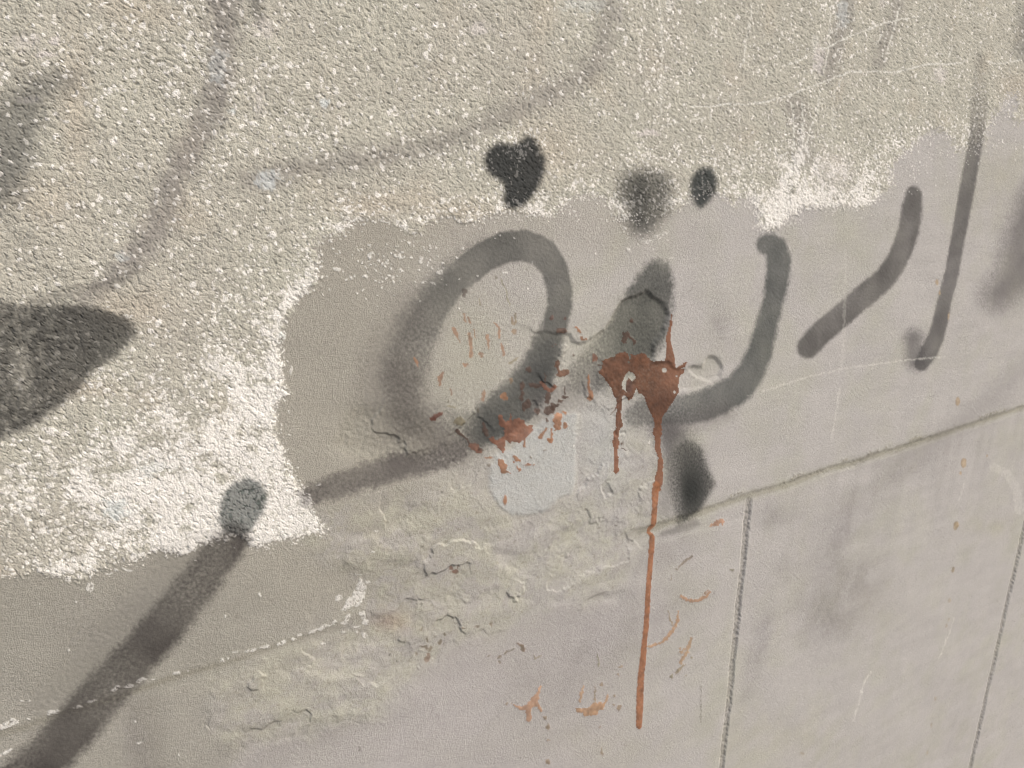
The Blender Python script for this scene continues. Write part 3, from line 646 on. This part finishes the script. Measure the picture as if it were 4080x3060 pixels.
for i, q in enumerate([(1250, 205, 15, 28), (1238, 470, 10, 18), (1215, 655, 9, 13), (1208, 770, 6, 12), (1195, 805, 8, 14), (1105, 1403, 6, 14), (1080, 1568, 7, 14), (330, 1575, 14, 10), (1130, 1245, 8, 12)]):
    rp('paint_drop', None, ell_mask(2980 + q[0] * .663, 1960 + q[1] * .663, q[2] * .663, q[3] * .663, .2, 1.8, (1.5, 2)), (158, 140, 114), .8 if i < 2 else .5)

lap('rust')
# ------------------------------------------------------------------ colour of every point of the wall (pigment only)
def sub(m):
    rows = np.flatnonzero(m.any(1)); cols = np.flatnonzero(m.any(0))
    if len(rows) == 0:
        return None
    return slice(rows[0], rows[-1] + 1), slice(cols[0], cols[-1] + 1)
def mix(c, m, rgb):
    m = np.clip(m, 0, 1)[..., None]
    return c * (1 - m) + m * rgb
lil, yl = col(188, 181, 176), col(184, 179, 166)
n_big = fbm(0.16, 201, 3)
n_mid = fbm(0.05, 203, 3)
base = np.empty(UF.shape + (3,), F32)
base[:] = lil
base = mix(base, np.clip(.35 + .55 * n_big + .35 * n_mid - .25 * ss(PX, 2400, 3400), 0, 1), yl)
# the plaster is toned greyer left of the loop letter and at lower left
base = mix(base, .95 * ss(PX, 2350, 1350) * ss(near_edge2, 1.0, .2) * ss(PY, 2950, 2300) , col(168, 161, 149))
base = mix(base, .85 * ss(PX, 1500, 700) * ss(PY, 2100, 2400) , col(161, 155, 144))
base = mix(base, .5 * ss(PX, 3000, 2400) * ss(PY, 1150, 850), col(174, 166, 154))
base = mix(base, .6 * blur(lowp, 4) * ss(PX, 2900, 2300), col(177, 169, 166))
base = mix(base, .45 * yel_s * (.75 + .4 * n_mid), col(180, 174, 160))
mot = fbm(.032, 271, 4, .6)
base = mix(base, .5 * yel_s * ss(mot, .05, .5), col(172, 165, 161))
base = mix(base, .4 * yel_s * ss(mot, -.1, -.6), col(182, 177, 159))
base = mix(base, .35 * yel_s * ss(noise(.0065, 272) + .6 * noise(.003, 273), .55, .95), col(118, 110, 92))
base = mix(base, .5 * blur(blob2, 4), col(160, 154, 140))
base = mix(base, .7 * gb(1900, 1400, 160, 240) * ss(PX, 1700, 1800), col(178, 173, 158))
base = mix(base, .55 * ero_s * fade, col(172, 167, 152))
base = mix(base, .78 * blur(blue, 1) * (1 + .25 * noise(.012, 274)), col(190, 188, 184))
base = mix(base, .35 * blur(blue2, 4), col(182, 179, 174))
base = mix(base, .35 * gb(2420, 1780, 90, 200), col(180, 180, 180))
nn_ = noise(0.008, 209)
for cx, cy, rx, ry, rot, a in [(3350, 2130, 60, 160, .3, .35), (3400, 2330, 120, 130, .5, .45), (3280, 2460, 130, 110, .5, .40), (3090, 2060, 60, 60, 0, .35), (3030, 2560, 40, 130, .25, .35), (2985, 2720, 30, 110, .25, .25),
                               (3130, 2260, 90, 60, -.3, .2), (2720, 1290, 50, 60, 0, 0), (2870, 1290, 50, 50, 0, .3), (2640, 2200, 160, 60, -.3, .3), (2550, 2450, 260, 120, -.3, .2), (3600, 1900, 300, 60, -.5, .2),
                               (2250, 2650, 250, 120, -.3, .28), (450, 2450, 350, 160, -.3, .15), (550, 2980, 60, 160, -.15, .4), (1150, 2960, 300, 60, -.25, .3), (3800, 2900, 100, 160, 0, .1)]:
    base = mix(base, a * gb(cx, cy, rx, ry, rot) * (1 + .6 * n_mid + .4 * nn_), col(140, 133, 132))
for cx, cy, rx, ry, a in [(3930, 2100, 90, 30, .5), (3450, 2400, 200, 120, .2), (3100, 2950, 250, 100, .35), (2400, 2950, 200, 90, .25), (4000, 2100, 60, 60, .3), (3990, 700, 110, 130, .4), (3250, 960, 160, 70, .3),
                          (2350, 1050, 160, 130, .25), (1050, 2700, 250, 60, .35), (1200, 2600, 250, 60, .2)]:
    base = mix(base, a * gb(cx, cy, rx, ry) * (1 + .7 * n_mid), col(180, 174, 158))
base = mix(base, .25 * gb(1560, 2480, 70, 40), col(190, 150, 115))
base = base * (1 + .035 * noise(0.004, 211) + .03 * noise(0.0024, 212))[..., None]
pores = ss(noise(0.0052, 219) + .3 * noise(.0022, 220), .98, 1.12) * ss(noise(.09, 276), -.3, .4)
hair_n = noise(.075, 277) + .22 * noise(.016, 278)
hair = np.exp(-(hair_n / .009) ** 2) * ss(noise(.05, 279), .15, .5)
base = mix(base, .45 * pores, col(104, 98, 88))
base = mix(base, .28 * hair, col(110, 103, 94))
runs = np.clip(noise(.6, 291, .035) + .5 * noise(.4, 292, .012), 0, 1) * below * ss(dv, .35, 0)
base = mix(base, .20 * runs * ss(PX, 2300, 2700), col(146, 139, 133))
pits = ss(noise(0.0028, 213), .62, .85)
base = mix(base, pits * .30, col(110, 104, 92))
# ledge: yellow-green old mortar and dirt
lm = np.exp(-((dv - .006) / .008) ** 2) * right_q
base = mix(base, .55 * lm, col(160, 155, 132))
base = mix(base, .35 * lm * ss(noise(.09, 215) + .4 * noise(.02, 216), 0, .7), col(135, 128, 118))
base = mix(base, .6 * crust * ss(noise(.004, 217), -.5, .5), col(138, 132, 108))
base = mix(base, .35 * np.exp(-((dv - .003) / .004) ** 2) * left_q, col(128, 122, 104))
for i, m in enumerate(joint_masks):
    base = mix(base, (.30 if i < 2 else   .46) * m * (1 + .6 * noise(.004, 218)), col(134, 128, 119))

# roughcast
rc = np.empty_like(base)
rc[:] = col(192, 186, 172)
rc = mix(rc, np.clip(.45 + .7 * n_big + .3 * n_mid, 0, 1) * .7, col(186, 178, 166))
rc = mix(rc, .5 * ss(PX, 2000, 3600), col(186, 180, 167))
rc = mix(rc, np.clip(noise(.05, 221) - .35, 0, 1) * .45, col(200, 182, 160))
for cx, cy, rx, ry in [(300, 420, 60, 300), (2180, 600, 130, 120), (1850, 850, 160, 60), (1450, 820, 140, 50), (560, 1230, 120, 80), (4040, 350, 60, 60), (340, 1550, 120, 40)]:
    rc = mix(rc, .26 * gb(cx, cy, rx, ry), col(194, 172, 150))
rc = rc * (1.02 + .17 * (gb_ - .5) + .10 * (cb - .5) + .12 * noise(.0016, 222))[..., None]
wcol = col(246, 238, 230)
rc = mix(rc, .62 * ss(white, .45, 1.0) * ss(noise(.0036, 224) + .5 * noise(.018, 225), -.9, .2), wcol)
rc = mix(rc, chip * (.60 + .35 * gb_) * (1 - .8 * tri_s), wcol)
# lime spots
lime_n = 1.0 * .35 * noise(.006, 230) + .3 * noise(.0025, 231)
for x, y, rx, ry, a, c in [(575, 388, 34, 26, .95, 1), (1035, 60, 30, 18, .7, 0), (470, 140, 26, 50, .55, 1), (265, 555, 20, 14, .7, 1), (250, 1100, 34, 30, .8, 1), (330, 1010, 40, 24, .4, 1), (1262, 12, 60, 20, .4, 1), (1820, 28, 16, 40, .7, 1), (1768, 130, 18, 40, .8, 0),
                           (2030, 162, 20, 22, .6, 0), (1400, 286, 28, 12, .8, 0), (560, 225, 14, 40, .3, 0), (570, 60, 40, 30, .5, 0), (700, 222, 14, 14, .9, 1), (55, 90, 40, 26, .4, 0), (1730, 490, 60, 40, .3, 0), (1800, 370, 60, 60, .35, 0),
                           (585, 400, 20, 12, .6, 1), (610, 730, 16, 14, .5, 1), (120, 90, 16, 12, .9, 0), (100, 118, 30, 8, .8, 0), (60, 215, 30, 12, .6, 0), (465, 170, 12, 12, .5, 1), (500, 240, 10, 8, .8, 1), (1215, 480, 14, 6, .0, 0), (1905, 0, 10, 30, .4, 0), (1335, 30, 14, 30, .3, 0), (1450, 10, 12, 14, .4, 0)]:
    m = gb(x * 1.8445, y * 1.8445, rx * 1.8445, ry * 1.8445)
    sl = sub(m > .01)
    if sl is None:
        continue
    rc[sl] = mix(rc[sl], a * ss(m[sl] + lime_n[sl], .35, .9), col(218, 218, 214) if c else col(218, 208, 202))
# old dirt at the left edge
rc = mix(rc, .25 * gb(60, 620, 90, 160), col(120, 122, 116))

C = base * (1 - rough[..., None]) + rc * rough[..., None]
C = mix(C, np.maximum(loose * (.65 + .3 * gb_), chipw * (.8 + .15 * noise(.004, 233))), col(228, 221, 214))

# spray paint: pigment with fine droplets in the soft edges
dens_ = np.clip(1 - .09 * np.clip(noise(.07, 244) + .5 * noise(.025, 245), -.6, 1), .7, 1.08)
spray_tone = (1 + .10 * noise(.003, 242) + .08 * noise(.012, 243) + rough * .28 * (gb_ - .5))
grain = .5 + .45 * noise(.0026, 240) + .25 * noise(.0041, 241)
for (nm, lb, m, op, c) in sprayed:
    sl = sub(m > .002)
    if sl is None:
        continue
    m = m[sl]
    cov = np.clip(m * op * (1 if nm == 'painted_dot' else dens_[sl]) + (grain[sl] - .5) * .60 * (4 * m * (1 - m)) * op, 0, 1)
    # bare high points of the roughcast where old paint wore off
    wear = np.clip(1 - rough[sl] * chip[sl] * (.55 if nm in ('faded_stroke',) else .14) - loose[sl] * .55 - chipw[sl] * .35, 0, 1)
    if nm in ('painted_letter', 'painted_stroke', 'spray_haze'):
        wear = wear * (1 - .12 * np.clip(n_mid[sl], -.5, 1))
    C[sl] = mix(C[sl], cov * wear, col(*[q * .93 for q in c]) * spray_tone[sl][..., None])

# scratches, chalk white
scr = [(T(2980, 0, [(-340, 640), (-230, 640), (-100, 622), (0, 630), (120, 610), (250, 570), (400, 515), (520, 465), (600, 435), (740, 430), (880, 437), (960, 415), (1080, 385), (1170, 385), (1280, 378)]), 2.6, .8),
       (T(2980, 0, [(200, 400), (300, 370), (400, 300), (470, 290), (560, 240), (700, 185), (800, 145), (900, 120), (1040, 95)]), 2.6, .8),
       (T(2980, 0, [(1430, 370), (1480, 385), (1560, 375), (1640, 360)]), 2.6, .7), (T(2980, 0, [(500, 0), (490, 120), (480, 280), (460, 400), (450, 440)]), 2.2, .7),
       (T(2000, 0, [(1505, 20), (1490, 100), (1470, 200), (1450, 380)]), 2.4, .7), (T(2980, 0, [(905, 40), (890, 110), (870, 180), (850, 260), (830, 320)]), 2.4, .7),
       (T(2980, 0, [(1130, 30), (1095, 130), (1070, 260)]), 2.2, .45), (T(2000, 0, [(945, 0), (955, 160), (960, 350), (950, 560), (955, 680)]), 3.0, .5),
       (T(2980, 0, [(260, 620), (275, 760), (270, 900)]), 3, .55), (T(2980, 0, [(325, 620), (328, 740), (330, 900)]), 3, .6), (T(2980, 0, [(430, 540), (415, 680), (370, 780), (350, 860)]), 3, .5),
       (T(2980, 0, [(555, 480), (515, 560), (510, 700), (500, 900)]), 2.6, .5), (T(2980, 0, [(1235, 265), (1200, 350)]), 2.4, .7), (T(2000, 0, [(960, 752), (1060, 735)]), 2.6, .8),
       (T(2000, 0, [(1140, 720), (1220, 710)]), 2.6, .7), (T(2980, 0, [(760, 265), (800, 210)]), 3, .7), (T(0, 0, [(390, 240), (440, 300), (470, 370)]), 3, .4), (T(2980, 0, [(20, 20), (5, 170)]), 3, .6),
       (T(2000, 0, [(1000, 20), (1000, 60)]), 9, .45), (T(2000, 0, [(1250, 560), (1250, 740)]), 3, .4), (T(2980, 0, [(400, 230), (390, 300)]), 10, .4),
       (T(2980, 1000, [(90, 845), (200, 805), (350, 760), (480, 730), (560, 710), (700, 690), (820, 672), (960, 655), (1190, 635)]), 2.4, .55), (T(2980, 1000, [(555, 820), (530, 980), (500, 1130)]), 2.2, .5),
       (T(2980, 1000, [(760, 650), (840, 628)]), 2, .4), (T(2980, 1000, [(0, 870), (60, 850)]), 2, .3), (T(2980, 1960, [(745, 1075), (700, 1150), (670, 1260), (630, 1380)]), 2.4, .6), (T(2980, 1960, [(1245, 755), (1210, 860), (1150, 1000)]), 2.2, .55),
       (T(2980, 1000, [(590, 0), (575, 600), (565, 720)]), 5, .22), (T(2980, 1000, [(1310, 1370), (1270, 1500)]), 2, .35), (T(2980, 1960, [(1350, 1100), (1420, 1090)]), 0.1, .0),
       (T(2980, 1000, [(1480, 1300), (1560, 1340), (1620, 1440), (1630, 1560)]), 14, .30)]
scm = np.zeros(UF.shape, F32)
scn = ss(noise(.006, 250) + .4 * noise(.0025, 251), -.75, .0)
for p, r, a in scr:
    scm = np.maximum(scm, line_mask(p, r * 1.25, 2.4, rag=(3, 4)) * min(a * (1.25 if p[0][1] < 900 else .8), 1) * scn)
C = mix(C, scm, col(228, 222, 212))

# rust red paint, a film with its own thickness
film = np.zeros(UF.shape, F32)
sp_id = np.zeros(UF.shape, np.int16)
brushed = fbm(0.012, 260, 3)
film_tone = 1 + .36 * brushed + .10 * noise(.005, 263) + .07 * noise(.0022, 261)
thin = 1 - .15 * np.clip(noise(.003, 262), 0, 1)
for i, (nm, lb, m, c, op) in enumerate(splashes):
    sl = sub(m > .002)
    if sl is None:
        continue
    m = m[sl]
    C[sl] = mix(C[sl], m * op * thin[sl], col(*c) * film_tone[sl][..., None])
    film[sl] = np.maximum(film[sl], m * (op > .8))
    sp_id[sl][m > .5] = i + 1
grey_over = np.zeros(UF.shape, F32)
for (nm, lb, m, op, c) in sprayed:
    if nm in ('painted_letter',):
        grey_over = np.maximum(grey_over, m)
C = mix(C, film * .26 * grey_over * ss(PX, 2560, 2300), col(80, 72, 68))
C = mix(C, film * .30 * (ss(np.abs(heart - blur(heart, 3)), .25, .6)) * (sp_id == 1), col(112, 66, 44))
C = mix(C, .55 * (sp_id == 1) * np.maximum(gb(2640, 1600, 70, 70), .7 * gb(2500, 1470, 50, 60)), col(82, 58, 48))
C = mix(C, .5 * (sp_id == 1) * np.maximum(np.maximum(gb(2690, 1480, 45, 70), gb(2665, 1350, 40, 90)), ss(PY, 1650, 1800)), col(160, 112, 88))
h = h + 0.0005 * blur(film, 1) + .00010 * brushed * film
C = np.clip(C, .01, .85)

lap('colour')
# ------------------------------------------------------------------ mesh pieces
X = UF; Y = (-h).astype(F32); Z = (VF + CAM_Z).astype(F32)
PTS = np.stack([X, Y, Z], -1)
# shared normals so that neighbouring pieces shade without a seam
du_ = np.gradient(PTS, axis=1); dv_ = np.gradient(PTS, axis=0)
N = np.cross(du_, dv_)
N /= np.maximum(np.linalg.norm(N, axis=-1, keepdims=True), 1e-12)
N[N[..., 1] > 0] *= -1

def nodes_material(name, rough_v, spec, bumps, mottles):
    m = bpy.data.materials.new(name)
    m.use_nodes = True
    nt = m.node_tree
    nd, lk = nt.nodes, nt.links
    bs = nd['Principled BSDF']
    bs.inputs['Roughness'].default_value = rough_v
    bs.inputs['Specular IOR Level'].default_value = spec
    at = nd.new('ShaderNodeAttribute'); at.attribute_name = 'pigment'
    tc = nd.new('ShaderNodeTexCoord')
    out = at.outputs['Color']
    for sc, amt in mottles:
        nz = nd.new('ShaderNodeTexNoise'); nz.inputs['Scale'].default_value = sc; nz.inputs['Detail'].default_value = 3
        lk.new(tc.outputs['Object'], nz.inputs['Vector'])
        mr = nd.new('ShaderNodeMapRange')
        mr.inputs['From Min'].default_value = .3; mr.inputs['From Max'].default_value = .7
        mr.inputs['To Min'].default_value = 1 - amt; mr.inputs['To Max'].default_value = 1 + amt
        lk.new(nz.outputs['Fac'], mr.inputs['Value'])
        mx = nd.new('ShaderNodeVectorMath'); mx.operation = 'SCALE'
        lk.new(out, mx.inputs[0]); lk.new(mr.outputs['Result'], mx.inputs['Scale'])
        out = mx.outputs['Vector']
    lk.new(out, bs.inputs['Base Color'])
    prev = None
    for sc, dist, stg in bumps:
        nz = nd.new('ShaderNodeTexNoise'); nz.inputs['Scale'].default_value = sc; nz.inputs['Detail'].default_value = 2
        lk.new(tc.outputs['Object'], nz.inputs['Vector'])
        bp = nd.new('ShaderNodeBump'); bp.inputs['Distance'].default_value = dist; bp.inputs['Strength'].default_value = stg
        lk.new(nz.outputs['Fac'], bp.inputs['Height'])
        if prev is not None:
            lk.new(prev.outputs['Normal'], bp.inputs['Normal'])
        prev = bp
    if prev is not None:
        lk.new(prev.outputs['Normal'], bs.inputs['Normal'])
    return m
M_ROUGH = nodes_material('roughcast', .95, .15, [(900, .0006, .9)], [(900, .16)])
M_PLAST = nodes_material('plaster', .92, .18, [(900, .0007, .9)], [(1000, .15), (350, .05), (60, .03)])
M_SPRAY = nodes_material('spray_paint', .80, .25, [(700, .0004, .7)], [(900, .10)])
M_RUST = nodes_material('rust_red_paint', .55, .35, [(300, .0004, .4)], [(500, .06)])

root = bpy.data.objects.new('wall', None)
scene.collection.objects.link(root)
root.empty_display_size = .2
root['label'] = 'weathered plastered wall with worn roughcast, grey sprayed lettering and rust red paint drips'
root['category'] = 'wall'
root['kind'] = 'thing'

lap('normals')
# piece number of every face
lab = np.zeros(UF.shape, np.int16)
pieces = []
def piece(name, mask, mat, label=None, kind=None, parent=None):
    pieces.append([name, mat, label, kind, parent])
    lab[mask] = len(pieces) - 1
piece('plaster_coat', np.ones(UF.shape, bool), M_PLAST, 'smooth grey plaster band between the roughcast and the ledge')
bw = dv > LEDGE_W * .95
edges = [-99] + UJ + [99]
for i in range(len(edges) - 1):
    piece('panel', bw & (UF > edges[i]) & (UF <= edges[i + 1]), M_PLAST)
for m in joint_masks:
    piece('joint', (m > .5) & bw, M_PLAST)
piece('ledge', (dv > -.0005) & (dv <= LEDGE_W * .95), M_PLAST, 'narrow coved ledge with yellowish old mortar')
piece('eroded_patch', (ero > .5) & (fade > .3) & (rough < .5), M_PLAST, 'sunken patch where the top coat of plaster has come away')
piece('eroded_patch', pocket > .5, M_PLAST, 'small eroded pocket right of the splash')
piece('repair_patch', blue > .5, M_PLAST, 'pale bluish smooth patch below the loop letter')
piece('roughcast_coat', rough > .5, M_ROUGH, 'coarse beige roughcast with white chips')
for (nm, lb, m, op, c) in sprayed:
    piece(nm, (m > .5), None, lb)
piece('plaster_chip', (chipw > .5), M_ROUGH, 'scattered white chips of render left on the plaster', 'stuff')
for i, (nm, lb, m, c, op) in enumerate(splashes):
    piece(nm, sp_id == i + 1, M_RUST, lb)

L = lab[:-1, :-1]
v00 = V[:-1, :-1]; v10 = V[1:, :-1]; v01 = V[:-1, 1:]; v11 = V[1:, 1:]
dead = ((v00 <= BOT_V) & (v10 <= BOT_V) & (v01 <= BOT_V) & (v11 <= BOT_V)) | ((v00 >= TOP_V) & (v10 >= TOP_V) & (v01 >= TOP_V) & (v11 >= TOP_V))
L = np.where(dead, -1, L)
IDX = np.arange(NY * NX, dtype=np.int32).reshape(NY, NX)
Q = np.stack([IDX[:-1, :-1], IDX[1:, :-1], IDX[1:, 1:], IDX[:-1, 1:]], -1).reshape(-1, 4)
Lf = L.reshape(-1)
order = np.argsort(Lf, kind='stable')
Ls = Lf[order]
PF = PTS.reshape(-1, 3); NF = N.reshape(-1, 3); CF = C.reshape(-1, 3)
rough_f = rough.reshape(-1)
remap = np.full(NY * NX, -1, np.int32)
def build(name, faces, mat):
    quads = Q[faces]
    vid = np.unique(quads)
    remap[vid] = np.arange(len(vid), dtype=np.int32)
    q = remap[quads]
    me = bpy.data.meshes.new(name)
    me.vertices.add(len(vid)); me.vertices.foreach_set('co', PF[vid].ravel())
    me.loops.add(q.size); me.loops.foreach_set('vertex_index', q.ravel())
    me.polygons.add(len(q)); me.polygons.foreach_set('loop_start', np.arange(0, q.size, 4, dtype=np.int32))
    me.polygons.foreach_set('loop_total', np.full(len(q), 4, np.int32))
    me.update(calc_edges=True)
    me.polygons.foreach_set('use_smooth', np.ones(len(q), bool))
    a = me.attributes.new('pigment', 'FLOAT_COLOR', 'POINT')
    rgba = np.ones((len(vid), 4), F32); rgba[:, :3] = CF[vid]
    a.data.foreach_set('color', rgba.ravel())
    me.normals_split_custom_set_from_vertices(NF[vid])
    if mat is None:
        mat = M_SPRAY
    me.materials.append(mat)
    ob = bpy.data.objects.new(name, me)
    scene.collection.objects.link(ob)
    return ob
starts = np.searchsorted(Ls, np.arange(len(pieces) + 1))
small = []
for i, (nm, mat, lb, kd, par) in enumerate(pieces):
    f = order[starts[i]:starts[i + 1]]
    if len(f) == 0:
        continue
    if len(f) < 6:
        small.append(f); continue
    ob = build(nm, f, mat)
    ob.parent = root
    if lb: ob['label'] = lb
    if kd: ob['kind'] = kd
if small:
    ob = build('paint_speckle', np.concatenate(small), M_RUST)
    ob.parent = root; ob['kind'] = 'stuff'

# ------------------------------------------------------------------ body of the wall behind its coats, coping, pavement
def plain(name, rgb, sc, amt, bump):
    m = bpy.data.materials.new(name); m.use_nodes = True
    nt = m.node_tree; bs = nt.nodes['Principled BSDF']; bs.inputs['Roughness'].default_value = .95
    nz = nt.nodes.new('ShaderNodeTexNoise'); nz.inputs['Scale'].default_value = sc; nz.inputs['Detail'].default_value = 6
    tc = nt.nodes.new('ShaderNodeTexCoord'); nt.links.new(tc.outputs['Object'], nz.inputs['Vector'])
    cr = nt.nodes.new('ShaderNodeValToRGB')
    cr.color_ramp.elements[0].position = .3; cr.color_ramp.elements[1].position = .7
    cr.color_ramp.elements[0].color = [c * (1 - amt) for c in rgb] + [1]; cr.color_ramp.elements[1].color = [c * (1 + amt) for c in rgb] + [1]
    nt.links.new(nz.outputs['Fac'], cr.inputs['Fac']); nt.links.new(cr.outputs['Color'], bs.inputs['Base Color'])
    bp = nt.nodes.new('ShaderNodeBump'); bp.inputs['Distance'].default_value = bump
    nt.links.new(nz.outputs['Fac'], bp.inputs['Height']); nt.links.new(bp.outputs['Normal'], bs.inputs['Normal'])
    return m
def box_mesh(name, x0, x1, y0, y1, z0, z1, mat):
    vs = [(x, y, z) for x in (x0, x1) for y in (y0, y1) for z in (z0, z1)]
    fs = [(0, 1, 3, 2), (4, 6, 7, 5), (0, 4, 5, 1), (2, 3, 7, 6), (0, 2, 6, 4), (1, 5, 7, 3)]
    me = bpy.data.meshes.new(name); me.from_pydata(vs, [], fs); me.update()
    me.materials.append(mat)
    ob = bpy.data.objects.new(name, me); scene.collection.objects.link(ob)
    return ob
ux0, ux1 = float(us[0]), float(us[-1])
core = box_mesh('masonry', ux0, ux1, .012, .30, -.02, CAM_Z + TOP_V - .002, plain('masonry', (.30, .28, .25), 30, .2, .002))
core.parent = root
cop = box_mesh('coping', ux0 - .02, ux1 + .02, -.03, .33, CAM_Z + TOP_V, CAM_Z + TOP_V + .07, plain('coping_stone', (.33, .31, .28), 25, .2, .003))
cop.parent = root
pv = bpy.data.meshes.new('pavement')
pv.from_pydata([(-60, -60, 0), (60, -60, 0), (60, 60, 0), (-60, 60, 0)], [], [(0, 1, 2, 3)]); pv.update()
pv.materials.append(plain('pavement_concrete', (.20, .19, .175), 12, .25, .004))
po = bpy.data.objects.new('pavement', pv); scene.collection.objects.link(po)
po['kind'] = 'structure'
lap('meshes')
print('quads', int((L >= 0).sum()), 'pieces', len(pieces))
